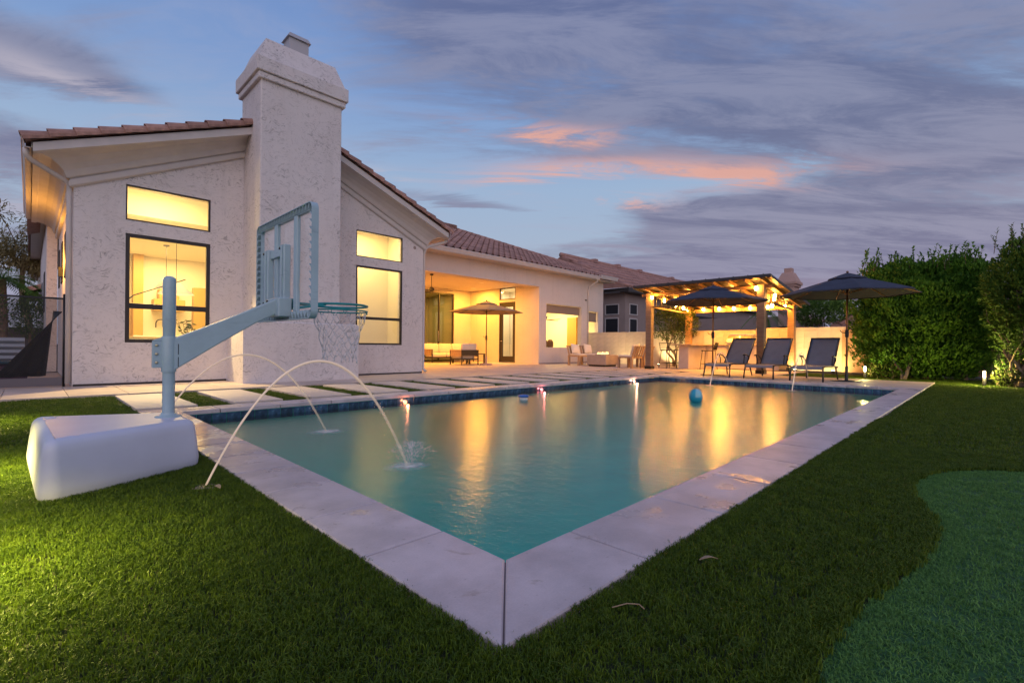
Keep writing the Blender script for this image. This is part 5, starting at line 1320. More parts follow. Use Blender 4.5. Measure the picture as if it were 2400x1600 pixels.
def chair(cushion=True):
    t = thing('teak_chair', 'teak patio chair left of the fire table, nearer the pool', 'patio chair', (0, 0, 0), 'teak chairs around the fire table')
    for x, y, h in ((-.30, -.28, .36), (.30, -.28, .36), (-.30, .28, .36), (.30, .28, .36)):
        a = MB(); a.cbox(x - .04, y - .04, 0, x + .04, y + .04, h, .005); a.build('leg', m_teak, t, local=True)
    a = MB(); a.cbox(-.34, -.33, .36, .34, .33, .41, .005); a.build('seat_frame', m_teak, t, local=True)
    for k in range(5):
        x_ = -.28 + .14 * k; a = MB(); a.bar((x_, .29, .40), (x_, .42, .80), .09, .02, (0, 1, 0)); a.build('backrest_slat', m_teak, t, local=True)
    a = MB(); a.bar((-.34, .42, .80), (.34, .42, .80), .03, .06, (0, 1, 0)); a.build('backrest_rail', m_teak, t, local=True)
    a = MB(); a.cbox(-.31, -.31, .41, .31, .27, .475, .025, smooth=True); a.build('seat_cushion', m_cushion, t, local=True)
    a = MB(); Mx = Matrix.Translation((0, .22, .68)) @ Matrix.Rotation(R(-18), 4, 'X') @ Matrix.Rotation(R(6), 4, 'Y')
    nn = 8; V = []
    for s in (-1, 1):
        for i in range(nn + 1):
            for j in range(nn + 1):
                u, v = 2 * i / nn - 1, 2 * j / nn - 1; th = .075 * (max(0, (1 - u ** 4) * (1 - v ** 4))) ** .5
                V.append(Mx @ Vector((u * .23 * (1 - .07 * (1 - v * v)), s * th, v * .21 * (1 - .07 * (1 - u * u)))))
    q = nn + 1; F = []
    for s in (0, 1):
        for i in range(nn):
            for j in range(nn): f = [s * q * q + i * q + j, s * q * q + (i + 1) * q + j, s * q * q + (i + 1) * q + j + 1, s * q * q + i * q + j + 1]; F.append(f if s else f[::-1])
    a.add(V, F, 0, True); a.build('pillow', m_cushion, t, local=True, fix=False); return t
ch0 = chair(); ch0.location = (16.12, 12.05, 0); ch0.rotation_euler = (0, 0, R(-8))
dup(ch0, (16.95, 12.0, 0), R(-4), 'teak patio chair left of the fire table, against the house wall')
dup(ch0, (15.78, 9.45, 0), R(176), 'teak patio chair right of the fire table, nearer the pool')
dup(ch0, (16.62, 9.50, 0), R(183), 'teak patio chair right of the fire table, half behind the pergola post')

# ---- terrace furniture
def frame_seat(name, label, cat, loc, w, rz_, n, group=None):
    t = thing(name, label, cat, loc, group, rz_); d = .76
    for x in (-w / 2, w / 2):
        for y in (-d / 2, d / 2): a = MB(); a.cbox(x - .02, y - .02, 0, x + .02, y + .02, .60, .003); a.build('leg', m_dark, t, local=True)
        a = MB(); a.cbox(x - .02, -d / 2, .56, x + .02, d / 2, .60, .004); a.cbox(x - .012, -d / 2 + .02, .34, x + .012, d / 2 - .02, .56, .003); a.build('arm', m_teak, t, local=True)
    a = MB(); a.cbox(-w / 2, -d / 2, .20, w / 2, d / 2, .24, .004); a.cbox(-w / 2, d / 2 - .03, .38, w / 2, d / 2 + .01, .60, .004); a.build('frame', m_dark, t, local=True)
    cw = (w - .06) / n
    for k in range(n):
        x = -w / 2 + .03 + k * cw
        a = MB(); a.cbox(x + .006, -d / 2 + .0, .24, x + cw - .006, d / 2 - .16, .43, .045, smooth=True); a.build('seat_cushion', m_cushion, t, local=True)
        a = MB(); a.cbox(x + .01, -.09, -.0, x + cw - .01, .07, .46, .05, smooth=True, M=Matrix.Translation((0, d / 2 - .13, .40)) @ Matrix.Rotation(R(-10), 4, 'X')); a.build('backrest_cushion', m_cushion, t, local=True)
    return t
frame_seat('sofa', 'cream cushioned sofa in front of the sliding glass door', 'sofa', (13.72, 17.75, 0), 2.4, 0, 3)
frame_seat('armchair', 'cream cushioned armchair with its back to the pool', 'armchair', (12.43, 15.05, 0), .82, R(178), 1)
t = thing('coffee_table', 'dark low coffee table beside the armchair', 'coffee table', (13.45, 16.0, 0))
a = MB(); a.cbox(13.0, 15.4, .40, 13.9, 16.6, .44, .005); a.build('top', m_dark, t)
for x in (13.04, 13.86):
    for y in (15.44, 16.56): a = MB(); a.cbox(x - .03, y - .03, 0, x + .03, y + .03, .40, .003); a.build('leg', m_dark, t)
t = thing('ceiling_fan', 'dark ceiling fan hanging under the terrace roof', 'ceiling fan', (10.72, 14.96, 3.47))
a = MB(); a.lathe([(.07, 3.42), (.07, 3.469)], 14, (10.72, 14.96, 0)); a.tube([(10.72, 14.96, 3.43), (10.72, 14.96, 2.95)], .012, 8); a.build('rod', m_dark, t)
a = MB(); a.lathe([(.03, 2.80), (.10, 2.83), (.11, 2.92), (.05, 2.97)], 18, (10.72, 14.96, 0)); a.build('motor', m_dark, t)
for k in range(8):
    th = R(10 + 45 * k); d = Vector((math.cos(th), math.sin(th), 0)); c0 = Vector((10.72, 14.96, 2.85)); a = MB(); a.bar(c0 + d * .1, c0 + d * .80, .085, .008, (d.y * .2, -d.x * .2, 1)); a.build('blade', m_dark, t)

# ================================================================== BOUNDARY WALL
bwall = thing('boundary_wall', 'painted block boundary wall behind the pergola', 'wall', (19.5, 6, 0))
WXX = 19.32
bm_ = MB(); bm_.cbox(-.0, -.1985, -.0985, .15, .1985, .0985, .004); blk = bm_.mesh('block', m_block)
for r in range(7):
    for k in range(33):
        y = 1.2 + .4 * k + (.2 if r % 2 else 0) * 0; inst(blk, 'block', bwall, (WXX + random.uniform(-.0012, .0012), y, .1 + .2 * r))
a = MB(); a.box(WXX + .02, 1.0, 0, WXX + .13, 14.2, 1.4); a.build('core', m_block, bwall)
def capst(y0, y1, z0, z1):
    y = y0
    while y < y1 - .01: a = MB(); a.cbox(WXX - .012, y + .0015, z0, WXX + .165, min(y + .4, y1) - .0015, z1, .004); a.build('cap_block', m_block, bwall); y += .4
capst(6.2, 14.2, 1.401, 1.465); capst(1.0, 6.2, 1.401, 1.525)
a = MB(); a.box(WXX, -9, 0, WXX + .15, .99, 1.525); a.build('plain_length', mat('brown_wall_paint', (.13, .085, .06), .85, var=(2, .15)), bwall)
pier = MB(); pier.cbox(18.95, 1.9, 0, 19.25, 3.42, 1.40, .015)
tag(pier.build('screen_panel', mat('orange_lit_stucco', (.52, .30, .15), .8, var=(2.5, .10), bump=(50, .3, .005))), 'stucco screen wall with orange light in its colour, behind the right umbrella', 'garden wall')  # orange lamp light on the panel is put into its base colour
# ================================================================== LANDSCAPE LIGHTS
def bollard(x, y, label, power=5.0, h=.36):
    t = thing('path_bollard', label, 'bollard light', (x, y, -.03), 'low bollard lights in the lawn')
    a = MB(); a.lathe([(.034, -.034), (.034, .16), (.028, .165)], 14, (x, y, 0)); a.build('post', m_black, t)
    a = MB(); a.lathe([(.022, .166), (.022, h - .06)], 14, (x, y, 0)); a.build('lens', m_path_lens, t)
    a = MB(); a.lathe([(.040, h - .058), (.040, h - .03), (.0001, h)], 16, (x, y, 0)); a.build('cap', m_black, t)
    light('POINT', 'bollard_glow', (x - .06, y, .25), power, (1, .80, .26), .03)
bollard(16.05, 2.36, 'lit bollard light at the left foot of the big hedge', 30)
bollard(15.02, .04, 'lit bollard light between the hedge and the tall shrub', 90)
def pathlight(x, y, label, power):
    t = thing('path_light', label, 'path light', (x, y, -.03), 'mushroom path lights on the left lawn')
    a = MB(); a.tube([(x, y, -.04), (x, y, .50)], .010, 8); a.build('stem', m_black, t)
    a = MB(); a.lathe([(.11, .47), (.09, .52), (.03, .555), (.0001, .56)], 18, (x, y, 0)); a.build('hood', m_black, t)
    light('SPOT', 'path_light_beam', (x, y, .455), power, (1, .80, .22), .03, (x + .02, y, 0), 150, .6)
pathlight(-.42, 2.25, 'mushroom path light on the lawn left of the hoop base', 300)
pathlight(-.55, 3.95, 'mushroom path light on the lawn behind the hoop base', 330)
pathlight(-.50, 6.6, 'mushroom path light on the lawn near the house walkway', 150)
t = thing('wall_sconce', 'small lit wall sconce on the left side wall under the eave', 'wall light', (.45, 14.6, 2.3))
a = MB(); a.cbox(.44, 14.54, 2.2, .52, 14.66, 2.42, .01); a.build('housing', m_black, t)
light('POINT', 'sconce_glow', (.22, 14.2, 2.5), 80, AMBER, .05)
def uplight(x, y, label, target, power, spot=95, col=(1, .77, .34)):
    t = thing('ground_uplight', label, 'uplight', (x, y, -.02), 'ground uplights washing the boundary wall')
    a = MB(); a.lathe([(.05, -.03), (.055, .02), (.05, .06), (.045, .065)], 14, (x, y, 0)); a.build('housing', m_black, t)
    a = MB(); a.lathe([(.044, .066), (.03, .078), (.0001, .082)], 14, (x, y, 0)); a.build('lens', m_bulbwhite, t)
    light('SPOT', 'uplight_beam', (x, y, .10), power, col, .04, target, spot, .8)
uplight(18.40, 11.6, 'ground uplight on the wall behind the fire table', (19.6, 11.6, 1.1), 60, 130)
uplight(18.75, 9.85, 'ground uplight left of the lit citrus tree', (19.3, 9.3, 1.2), 120, 130)
uplight(18.40, 4.65, 'ground uplight on the wall behind the middle lounger', (19.6, 4.6, .7), 105, 150)
uplight(18.40, 3.55, 'ground uplight on the wall behind the right lounger', (19.5, 3.7, .7), 95, 150)
uplight(18.40, 5.9, 'ground uplight behind the grill counter', (19.6, 6.0, .8), 60, 150)
uplight(18.40, 8.6, 'ground uplight behind the bar stools', (19.6, 8.3, 1.0), 70, 140)

# ================================================================== PLANTS
def leaf(mb, p, n, up, L, w, mi=0, fold=.25):
    n = n.normalized(); s = n.cross(up); s = s.normalized() if s.length > 1e-4 else n.orthogonal().normalized(); b = s.cross(n)
    m = p + n * L * .5
    mb.add([p, m + s * w * .5 + b * w * fold, p + n * L, m - s * w * .5 + b * w * fold], [(0, 1, 2), (0, 2, 3)], mi)
def limb(mb, a, b, r0, r1, rnd, seg=4, wob=.05, n=7):
    a = Vector(a); b = Vector(b); L = (b - a).length
    pts = [a.lerp(b, k / seg) + Vector((rnd.uniform(-1, 1), rnd.uniform(-1, 1), rnd.uniform(-.5, .5))) * wob * L * (0 < k < seg) for k in range(seg + 1)]
    mb.tube(pts, [r0 + (r1 - r0) * k / seg for k in range(seg + 1)], n); return pts
def crown(mb, cen, rad, count, L, w, seed, lump=.22, fscale=1.5, depth=.45, expo=2.0, zmin=None, gap=0.0, droop=0.0):
    rnd = random.Random(seed); c = Vector(cen); k = 0; tries = 0
    while k < count and tries < count * 6:
        tries += 1
        d = Vector((rnd.gauss(0, 1), rnd.gauss(0, 1), rnd.gauss(0, 1))).normalized()
        s = (abs(d.x) ** expo + abs(d.y) ** expo + abs(d.z) ** expo) ** (-1 / expo)      # superellipsoid
        nz = noise.noise(Vector((d.x * rad[0], d.y * rad[1], d.z * rad[2])) * fscale + Vector((seed, 0, 0)))
        n2 = noise.noise(Vector((d.x * rad[0], d.y * rad[1], d.z * rad[2])) * fscale * 2.7 + Vector((0, seed, 0)))
        if gap and n2 < -.35 + gap * .2 and rnd.random() < .85: continue
        q = s * (1 + lump * nz + lump * .5 * n2) * (1 - depth * rnd.random() ** 2.2)
        p = c + Vector((d.x * rad[0] * q, d.y * rad[1] * q, d.z * rad[2] * q))
        if zmin is not None and p.z < zmin: continue
        n = (d + Vector((rnd.uniform(-1, 1), rnd.uniform(-1, 1), rnd.uniform(-.5, 1.1))) * .9 + Vector((0, 0, .35 - droop)))
        leaf(mb, p, n, Vector((rnd.uniform(-.4, .4), rnd.uniform(-.4, .4), 1)), L * rnd.uniform(.65, 1.25), w * rnd.uniform(.7, 1.2)); k += 1
def sprigs(mb, mw, base, n, spread, h, L, w, seed, out=.3):
    rnd = random.Random(seed)
    for _ in range(n):
        p = Vector(base) + Vector((rnd.uniform(-spread[0], spread[0]), rnd.uniform(-spread[1], spread[1]), rnd.uniform(-.15, .1)))
        d = Vector((rnd.uniform(-out, out), rnd.uniform(-out, out), 1)).normalized(); hh = h * rnd.uniform(.5, 1.1)
        mw.tube([p, p + d * hh * .5, p + d * hh + Vector((rnd.uniform(-.03, .03), rnd.uniform(-.03, .03), 0))], [.007, .005, .003], 5)
        for s in range(int(hh / .028)):
            q = p + d * hh * rnd.uniform(.15, 1.0); n_ = (d * .7 + Vector((rnd.uniform(-1, 1), rnd.uniform(-1, 1), rnd.uniform(-.2, .6)))).normalized()
            leaf(mb, q, n_, Vector((0, 0, 1)), L * rnd.uniform(.7, 1.2), w)
def plant(name, label, cat, loc, leafm, fn, group=None):
    t = thing(name, label, cat, loc, group); lf = MB(); wd = MB(); fn(lf, wd)
    lf.build('crown', leafm, t, fix=False); wd.build('trunk', m_bark, t); return t
def f_hedge(lf, wd):
    rnd = random.Random(1)
    crown(lf, (17.35, 1.30, 1.60), (.95, 1.44, 1.55), 30000, .105, .062, 3, .34, 2.3, .34, 2.5, .05, 0, -.75)
    crown(lf, (17.5, 1.22, 1.55), (.72, 1.28, 1.42), 3600, .30, .20, 13, .1, 1.6, .35, 3.2, .10)
    crown(lf, (17.1, 1.9, 2.3), (.62, .72, .78), 3200, .105, .062, 8, .34, 2.4, .4, 2.2, None, 0, -.9)
    crown(lf, (17.2, .35, 2.35), (.62, .62, .75), 3000, .105, .062, 9, .34, 2.4, .4, 2.2, None, 0, -.9)
    crown(lf, (17.0, 1.3, .55), (.85, 1.35, .60), 4600, .105, .062, 23, .34, 2.3, .5, 2.4, .02, .15, -.6)
    sprigs(lf, wd, (17.1, 1.3, 2.98), 80, (.55, 1.3), .50, .09, .045, 4, .25)
    limb(wd, (16.25, 1.55, -.03), (16.75, 1.35, .75), .05, .03, rnd); limb(wd, (16.25, 1.6, -.03), (16.9, 1.9, .9), .04, .025, rnd); limb(wd, (17.3, 1.2, -.03), (17.3, 1.2, 2.4), .09, .03, rnd); limb(wd, (17.2, .4, -.03), (17.3, .3, 2.2), .06, .02, rnd); limb(wd, (17.2, 2.1, -.03), (17.2, 2.0, 2.2), .06, .02, rnd)
plant('hedge', 'big dense clipped green hedge right of the umbrella', 'hedge', (17.3, 1.2, -.03), m_hedge, f_hedge)
def f_shrub(lf, wd):
    rnd = random.Random(2)
    crown(lf, (15.35, -.92, 1.95), (.85, .98, 1.15), 15000, .10, .05, 5, .22, 1.9, .5, 2.3, .5, .1)
    crown(lf, (15.3, -.75, 1.15), (.72, .72, .72), 4500, .095, .045, 6, .25, 1.9, .6, 2.2, .18, .3)
    crown(lf, (15.4, -1.0, 2.75), (.62, .78, .62), 3600, .08, .036, 15, .3, 2.2, .5, 2.0)
    crown(lf, (15.55, -1.15, 1.9), (.6, .66, 1.2), 1500, .24, .15, 16, .1, 1.6, .5, 2.4, .5)
    sprigs(lf, wd, (15.3, -.55, 2.95), 26, (.4, .5), .62, .07, .028, 14, .35)
    sprigs(lf, wd, (15.1, -.55, .15), 22, (.28, .36), .5, .09, .045, 24, .8)
    b = Vector((15.05, -.49, -.03))
    for e, r_ in (((14.95, -.30, .9), .035), ((15.2, -.6, 1.5), .05), ((15.4, -1.0, 1.4), .05), ((15.15, -.35, 1.7), .035), ((15.5, -.8, 1.9), .03)):
        p = limb(wd, b + Vector((rnd.uniform(-.05, .05), rnd.uniform(-.05, .05), 0)), e, r_, r_ * .5, rnd, 5, .07)
        for _ in range(3): limb(wd, p[3], Vector(e) + Vector((rnd.uniform(-.4, .4), rnd.uniform(-.4, .4), rnd.uniform(.3, 1.0))), r_ * .5, .006, rnd, 4, .06)
plant('loose_shrub', 'tall loose green shrub with lit bare stems at the far right', 'shrub', (15.05, -.49, -.03), m_shrub, f_shrub)
def low(x, y, seed, label):
    def f(lf, wd):
        sprigs(lf, wd, (x, y, .02), 26, (.20, .30), .30, .10, .05, seed, .9); crown(lf, (x, y, .14), (.26, .34, .16), 260, .10, .05, seed + 1, .2, 2, .6)
    plant('ground_shrub', label, 'shrub', (x, y, -.03), m_citrus, f, 'low lit shrubs by the bollards')
low(16.35, 2.05, 31, 'low yellow lit shrub beside the bollard at the hedge')
low(15.15, -.42, 35, 'low yellow lit shrub under the tall shrub stems')
def f_citrus(lf, wd):
    rnd = random.Random(6)
    crown(lf, (18.85, 9.25, 1.85), (.72, 1.02, .78), 5200, .10, .05, 12, .3, 1.8, .75, 2.2, .85, .3)
    for e in ((18.7, 9.75, 1.5), (18.9, 9.1, 1.6), (18.75, 9.35, 1.9), (18.9, 8.8, 1.5)):
        p = limb(wd, (18.8, 9.22, -.03), e, .05, .02, rnd, 5, .08)
        for _ in range(3): limb(wd, p[3], Vector(e) + Vector((rnd.uniform(-.3, .3), rnd.uniform(-.4, .4), rnd.uniform(.1, .5))), .018, .005, rnd, 3, .06)
plant('citrus_tree', 'small leafy citrus tree lit from below behind the pergola', 'tree', (18.8, 9.22, -.03), m_citrus, f_citrus)
def f_far(lf, wd):
    rnd = random.Random(9)
    for c_, r_ in (((28, 5.9, 2.75), (.9, .85, .72)), ((28, 5.2, 2.6), (.8, .6, .6)), ((28.2, 6.5, 2.65), (.8, .55, .65))): crown(lf, c_, r_, 1500, .16, .08, int(c_[1] * 10), .3, 1.5, .6, 2.2, None, .3)
    for y in (5.3, 5.8, 6.1, 6.6): limb(wd, (28, 5.9 + (y - 5.9) * .4, -.05), (28, y, 2.4), .05, .02, rnd)
plant('broadleaf_tree', 'round green tree beyond the wall left of the right umbrella pole', 'tree', (28, 5.9, -.05), m_farleaf, f_far)
def palm(t, x, y, h, r, m, nf=22, L=1.0, seed=1, skirt=0):
    rnd = random.Random(seed); wd = MB(); wd.tube([(x, y, -.05), (x + .04, y, h * .5), (x, y, h)], [r * 1.15, r, r * .9], 10); wd.build('trunk', m_bark, t)
    for k in range(nf):
        f_ = MB(); th = rnd.uniform(0, 6.283); e = rnd.uniform(-.3, 1.1) if k >= skirt else rnd.uniform(-1.4, -.9); d = Vector((math.cos(th) * math.cos(e), math.sin(th) * math.cos(e), math.sin(e))); o_ = Vector((x, y, h)); pts = []
        for s in range(6): u = s / 5; pts.append(o_ + d * L * u + Vector((0, 0, -.55 * L * u * u)))
        f_.tube(pts, [.014, .012, .01, .008, .006, .003], 5)
        for s in range(26):
            u = .25 + .75 * s / 25; i = min(4, int(u * 5)); p = pts[i].lerp(pts[i + 1], u * 5 - i); tg = (pts[i + 1] - pts[i]).normalized(); sd_ = tg.cross(Vector((0, 0, 1))).normalized() * (1 if s % 2 else -1)
            leaf(f_, p, sd_ + tg * .7 + Vector((0, 0, -.25)), Vector((0, 0, 1)), L * .36 * (1.15 - u * .5), .028, 0, .1)
        f_.build('frond', m, t, fix=False)
t = thing('palm_tree', 'shaggy palm trunk and hanging fronds seen under the pergola', 'palm', (24, 7.35, -.05)); palm(t, 24, 7.35, 2.55, .17, m_palm, 22, .95, 3, 10)
# ================================================================== NEIGHBOURS
def bwin(par, x0, x1, z0, z1, plane, axis, fr=.09):
    f = MB(); d = .05
    def bx(a, b, c, e):
        if axis == 'Y': f.cbox(a, plane - d, b, c, plane + .02, e, .006)
        else: f.cbox(plane - d, a, b, plane + .02, c, e, .006)
    bx(x0 - fr, z0 - fr, x0, z1 + fr); bx(x1, z0 - fr, x1 + fr, z1 + fr); bx(x0, z1, x1, z1 + fr); bx(x0, z0 - fr, x1, z0)
    w_ = f.build('window', m_ntrim, par); p = MB()
    if axis == 'Y': p.add([(x0, plane - .02, z0), (x1, plane - .02, z0), (x1, plane - .02, z1), (x0, plane - .02, z1)], [(0, 1, 2, 3)])
    else: p.add([(plane - .02, x0, z0), (plane - .02, x1, z0), (plane - .02, x1, z1), (plane - .02, x0, z1)], [(0, 1, 2, 3)])
    p.build('screen', m_screen, w_, fix=False)
nb = thing('neighbour_house', 'mauve stucco neighbour house with dark screened windows', 'house', (30, 18, -.05))
NX, NY = 24.0, 14.71
a = MB(); a.box(NX, NY, -.05, 48, 22, 3.95); a.build('wall', m_nstucco, nb)
bwin(nb, 15.16, 16.0, 2.70, 3.22, NX, 'X', .05); bwin(nb, 15.17, 16.0, 1.2, 2.42, NX, 'X', .05)
bwin(nb, 24.47, 25.24, 2.70, 3.24, NY, 'Y', .06); bwin(nb, 24.47, 25.24, 1.2, 2.39, NY, 'Y', .06)
a = MB(); a.cbox(30.5, NY - .04, .3, 39.9, NY - .01, 3.05, .01); a.build('dark_patio_screen', m_screen, nb)
bwin(nb, 44.2, 47, 2.2, 3.5, NY, 'Y', .1)
m_nroof = mat('neighbour_tile', (.36, .20, .165), .8, var=(5, .15), bump=(40, .3, .01))
NEY, NEZ, NRY, NRZ = 14.15, 4.10, 18.1, 6.15
a = MB(); a.hexa([(23.4, NEY, NEZ), (48.5, NEY, NEZ), (48.5, NRY, NRZ), (22.3, NRY, NRZ)], [(23.4, NEY, NEZ + .06), (48.5, NEY, NEZ + .06), (48.5, NRY, NRZ + .06), (22.3, NRY, NRZ + .06)])
a.add([(23.4, NEY, NEZ), (22.3, NRY, NRZ), (22.3, 22.4, 4.1)], [(0, 1, 2)])
nr = a.build('roof', m_nroof, nb)
rb_ = MB(); x = 22.5; rq = random.Random(5)
while x < 42:
    x0 = x if x > 23.45 else 23.4; y0 = NEY - .04 if x > 23.4 else NEY + (23.4 - x) / 1.1 * 3.95
    if y0 < NRY - .2:
        nseg = max(1, int((NRY - y0) / .62))
        for s in range(nseg):
            ya, yb2 = y0 + (NRY - y0) * s / nseg, y0 + (NRY - y0) * (s + 1) / nseg; sl_ = (NRZ - NEZ) / (NRY - NEY); za, zb = NEZ + .08 + (ya - NEY) * sl_, NEZ + .05 + (yb2 - NEY) * sl_
            rb_.tube([(x, ya, za), (x, yb2, zb)], [.085, .07], 6, caps=True)
    x += .30
tag(rb_.build('roof_tiles', mat('neighbour_tile_rows', (.36, .20, .165), .8, var=(5, .15), rand=.15, island=True), nr), kind='stuff')
a = MB(); a.tube([(22.3, NRY, NRZ + .1), (48, NRY, NRZ + .1)], .14, 8); a.build('ridge', m_nroof, nr)
for x in (25.4, 28.1, 31, 36): a = MB(); a.hexa([(x, NRY - .3, NRZ + .02), (x + .4, NRY - .3, NRZ + .02), (x + .4, NRY + .1, NRZ + .02), (x, NRY + .1, NRZ + .02)], [(x + .05, NRY - .28, NRZ + .26), (x + .35, NRY - .28, NRZ + .26), (x + .35, NRY + .08, NRZ + .28), (x + .05, NRY + .08, NRZ + .28)]); a.build('roof_vent', m_nroof, nb)
a = MB(); a.box(23.45, NEY + .02, NEZ - .22, 48.4, NEY + .05, NEZ); a.box(23.45, NEY + .05, NEZ - .24, 48.4, NY, NEZ - .20); a.box(23.42, NEY + .05, NEZ - .22, 23.45, 22, NEZ); a.build('eave', m_dark, nb)
n2 = thing('neighbour_house', 'distant neighbour house with pink stepped chimney above the pergola roof', 'house', (32, 9.5, -.05))
a = MB(); a.box(30, 7.9, -.05, 38, 16 - 2.2, 2.6); a.build('wall', m_nstucco, n2)
a = MB(); a.hexa([(29.5, 7.3, 2.45), (38, 7.3, 2.45), (38, 10.8, 4.1), (29.5, 10.8, 4.1)], [(29.5, 7.3, 2.55), (38, 7.3, 2.55), (38, 10.8, 4.2), (29.5, 10.8, 4.2)]); a.build('roof', m_nroof, n2)
a = MB(); a.cbox(29.6, 7.55, 2.0, 30.6, 8.35, 4.25, .02); cq = a.build('chimney', m_nstucco2, n2)
a = MB(); a.cbox(29.55, 7.47, 4.20, 30.65, 8.43, 4.32, .02); a.cbox(29.5, 7.40, 4.32, 30.7, 8.50, 4.50, .02)
a.hexa([(29.55, 7.45, 4.5), (30.65, 7.45, 4.5), (30.65, 8.45, 4.5), (29.55, 8.45, 4.5)], [(29.8, 7.68, 5.02), (30.4, 7.68, 5.02), (30.4, 8.22, 5.02), (29.8, 8.22, 5.02)]); a.cbox(29.88, 7.76, 5.02, 30.32, 8.14, 5.28, .01); a.build('chimney_crown', m_nstucco2, cq)
n3 = thing('neighbour_house', 'distant tiled roof over the wall right of the umbrella pole', 'house', (30, 2, -.05))
a = MB(); a.box(28, -2, -.05, 36, 4.4, 1.9); a.build('wall', m_nstucco, n3)
a = MB(); a.hexa([(27.4, 5.4, 1.85), (27.4, -3, 1.85), (31, -3, 3.6), (31, 3.6, 3.6)], [(27.4, 5.4, 1.95), (27.4, -3, 1.95), (31, -3, 3.7), (31, 3.6, 3.7)]); r3 = a.build('roof', m_nroof, n3)
a = MB(); y = -2.8
while y < 5.2: a.tube([(27.38, y, 1.97), (31, y if y < 3.5 else 3.5, 3.72)], .085, 6); y += .3
tag(a.build('roof_tiles', m_nroof, r3), kind='stuff')

# ================================================================== LEFT SIDE YARD
ms = bpy.data.materials.new('mesh_screen'); ms.use_nodes = True
def meshm():
    t = ms.node_tree; b = t.nodes['Principled BSDF']; b.inputs['Base Color'].default_value = (.02, .018, .02, 1); b.inputs['Roughness'].default_value = .8
    tr = N(t, 'ShaderNodeBsdfTransparent', i_0=(1, 1, 1, 1)); mx = N(t, 'ShaderNodeMixShader', i_0=.52, i_1=tr.outputs[0], i_2=b.outputs[0]); t.links.new(mx.outputs[0], t.nodes['Material Output'].inputs[0])
meshm()
t = thing('mesh_fence', 'black mesh pool fence beside the left house corner', 'fence', (-.8, 11.2, 0))
for x in (.42, -1.2): a = MB(); a.tube([(x, 11.2, 0), (x, 11.2, 1.58)], .018, 8); a.build('fence_post', m_black, t)
a = MB(); a.bar((.42, 11.2, 1.50), (-2.2, 11.2, 1.50), .02, .03); a.build('top_rail', m_black, t)
a = MB(); a.cbox(-2.2, 11.19, .02, .40, 11.23, .16, .004); a.build('kick_board', mat('grey_board', (.14, .12, .13), .8), t)
a = MB(); a.add([(.41, 11.2, .16), (-2.2, 11.2, .16), (-2.2, 11.2, 1.5), (.41, 11.2, 1.5)], [(0, 1, 2, 3)]); a.build('mesh_panel', ms, t, fix=False)
a = MB(); V = []; nu, nv = 10, 8
for i in range(nu + 1):
    for j in range(nv + 1):
        u, v = i / nu, j / nv; top = Vector((.40, 11.32, 1.28)).lerp(Vector((.30, 11.5, 1.30)), v); bot = Vector((-.42, 11.35, .17)).lerp(Vector((.22, 11.6, .17)), v); p = top.lerp(bot, u); p.y += .05 * math.sin(v * 14) * u; p.x += .02 * math.sin(v * 9 + 1) * u; V.append(p)
n = nv + 1; a.add(V, [(i * n + j, (i + 1) * n + j, (i + 1) * n + j + 1, i * n + j + 1) for i in range(nu) for j in range(nv)], 0, True)
o = a.build('draped_tarp', mat('black_tarp', (.012, .011, .012), .6), None, fix=False); o.modifiers.new('thick', 'SOLIDIFY').thickness = .01
tag(o, 'black tarp draped in a triangle behind the mesh fence', 'tarp')
t = thing('corrugated_planter', 'grey corrugated metal planter behind the mesh fence', 'planter', (-.8, 13.2, 0))
a = MB(); zz = [.28 + .055 * k for k in range(11)]; V = []
for k, z in enumerate(zz):
    for x in (-2.2, -.06): V.append((x, 13.0 - (.03 if k % 2 else 0), z))
a.add(V, [(2 * k, 2 * k + 1, 2 * k + 3, 2 * k + 2) for k in range(10)]); a.box(-2.2, 13.01, .2, -.06, 13.6, .84); a.build('body', mat('galvanised', (.50, .52, .56), .45, .5), t)
t = thing('purple_bin', 'dull purple storage bin behind the mesh fence', 'bin', (-.15, 12.6, 0))
a = MB(); a.cbox(-1.2, 12.4, 0, -.02, 12.75, .36, .03); a.build('tub', mat('purple_plastic', (.10, .035, .08), .5), t); a = MB(); a.cbox(-1.25, 12.36, .36, .0, 12.8, .41, .015); a.build('lid', mat('teal_plastic', (.02, .09, .13), .5), t)
yw = thing('block_wall', 'grey block wall across the back of the side yard', 'wall', (-3, 21, 0))
rbm = MB(); rbm.cbox(-.198, 0, -.098, .198, .14, .098, .004); rmesh = rbm.mesh('block', mat('grey_block', (.22, .185, .18), .85, rand=.08))
for r in range(6):
    for k in range(9): inst(rmesh, 'block', yw, (.1 - .4 * k, 21, .1 + .2 * r))
a = MB(); a.box(-9, 21.02, 0, .28, 21.12, 1.2); a.build('core', m_grout, yw)
def f_willow(lf, wd):
    rnd = random.Random(8)
    limb(wd, (-.1, 27, -.05), (-.15, 27, 4.2), .14, .06, rnd, 6, .03)
    for _ in range(16):
        c_ = (rnd.uniform(-1.0, .35), 27 + rnd.uniform(-.6, .6), rnd.uniform(3.6, 5.7)); crown(lf, c_, (.40, .4, .46), 260, .17, .05, rnd.randint(0, 99), .4, 2, .9, 2, None, .3, .9); limb(wd, (-.13, 27, 3.6), c_, .03, .01, rnd)
    for _ in range(130):
        p = Vector((rnd.uniform(-1.1, .4), 27 + rnd.uniform(-.6, .6), rnd.uniform(3.6, 5.4)))
        for s in range(14): leaf(lf, p + Vector((rnd.uniform(-.05, .05), rnd.uniform(-.05, .05), -.06 * s)), Vector((rnd.uniform(-.4, .4), rnd.uniform(-.4, .4), -1)), Vector((1, 0, 0)), .16, .045)
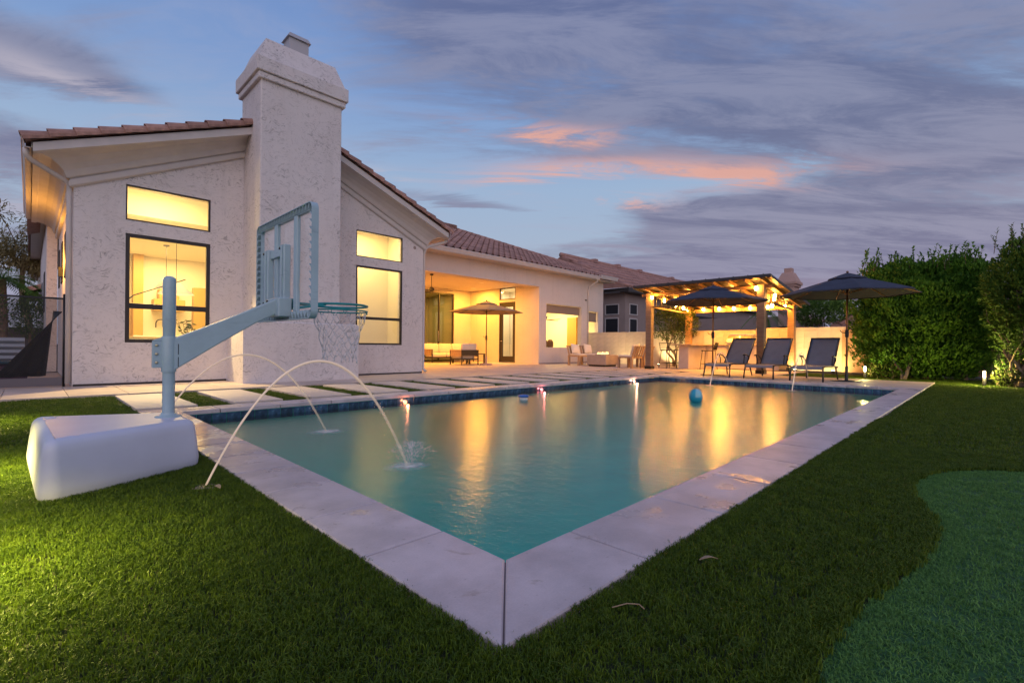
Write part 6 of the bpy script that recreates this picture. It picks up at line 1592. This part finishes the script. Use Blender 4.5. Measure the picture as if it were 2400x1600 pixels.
plant('weeping_tree', 'tall wispy olive brown tree beyond the left side yard', 'tree', (-.1, 27, -.05), m_willow, f_willow)
t = thing('fan_palm', 'green palm above the fence at the far left edge', 'palm', (-.62, 20, -.05)); palm(t, -.55, 20, 2.55, .09, m_palm, 34, .85, 7)
def dark_shrub(x, y, r, seed, label):
    def f(lf, wd):
        crown(lf, (x, y, 1.55), (r, .6, .62), 1100, .12, .05, seed, .3, 1.6, .7, 2.2); limb(wd, (x, y, -.05), (x, y, 1.6), .05, .02, random.Random(seed))
    plant('yard_shrub', label, 'shrub', (x, y, -.05), m_farleaf, f, 'shrubs at the back of the side yard')
dark_shrub(-.75, 20.2, .55, 41, 'dark green shrub under the palm at the far left edge'); dark_shrub(.02, 20.4, .35, 43, 'dark green shrub between the palm and the rear side wall')

# ================================================================== SMALL THINGS ON THE LAWN
def twig(pts, r, label, m):
    a = MB(); a.tube(pts, r, 5); tag(a.build('dry_leaf', m), label, 'dry leaf', 'dry leaves fallen on the turf')
m_dry = mat('dry_leaf', (.30, .21, .13), .8)
def dleaf(x, y, rz_, L, label):
    a = MB(); M = Matrix.Translation((x, y, .006)) @ Matrix.Rotation(rz_, 4, 'Z'); V = []
    for k in range(6): u = k / 5; w = .012 * math.sin(math.pi * (.08 + .88 * u)); V += [M @ Vector((-w, L * (u - .5), .012 * math.sin(u * 3))), M @ Vector((w, L * (u - .5), .012 * math.sin(u * 3) + .004))]
    a.add(V, [(2 * k, 2 * k + 1, 2 * k + 3, 2 * k + 2) for k in range(5)]); o = a.build('dry_leaf', m_dry, None, fix=False); o.modifiers.new('thick', 'SOLIDIFY').thickness = .0015
    tag(o, label, 'dry leaf', 'dry leaves fallen on the turf')
dleaf(1.71, .70, R(-130), .07, 'flat tan dry leaf on the turf right of the near coping')
dleaf(.70, 2.86, R(20), .05, 'small tan dry leaf beside the nearest jet nozzle')
twig([(1.20, .77, .004), (1.24, .745, .010), (1.265, .72, .008), (1.26, .70, .004)], .0018, 'thin curled tan stem on the turf near the coping corner', m_dry)
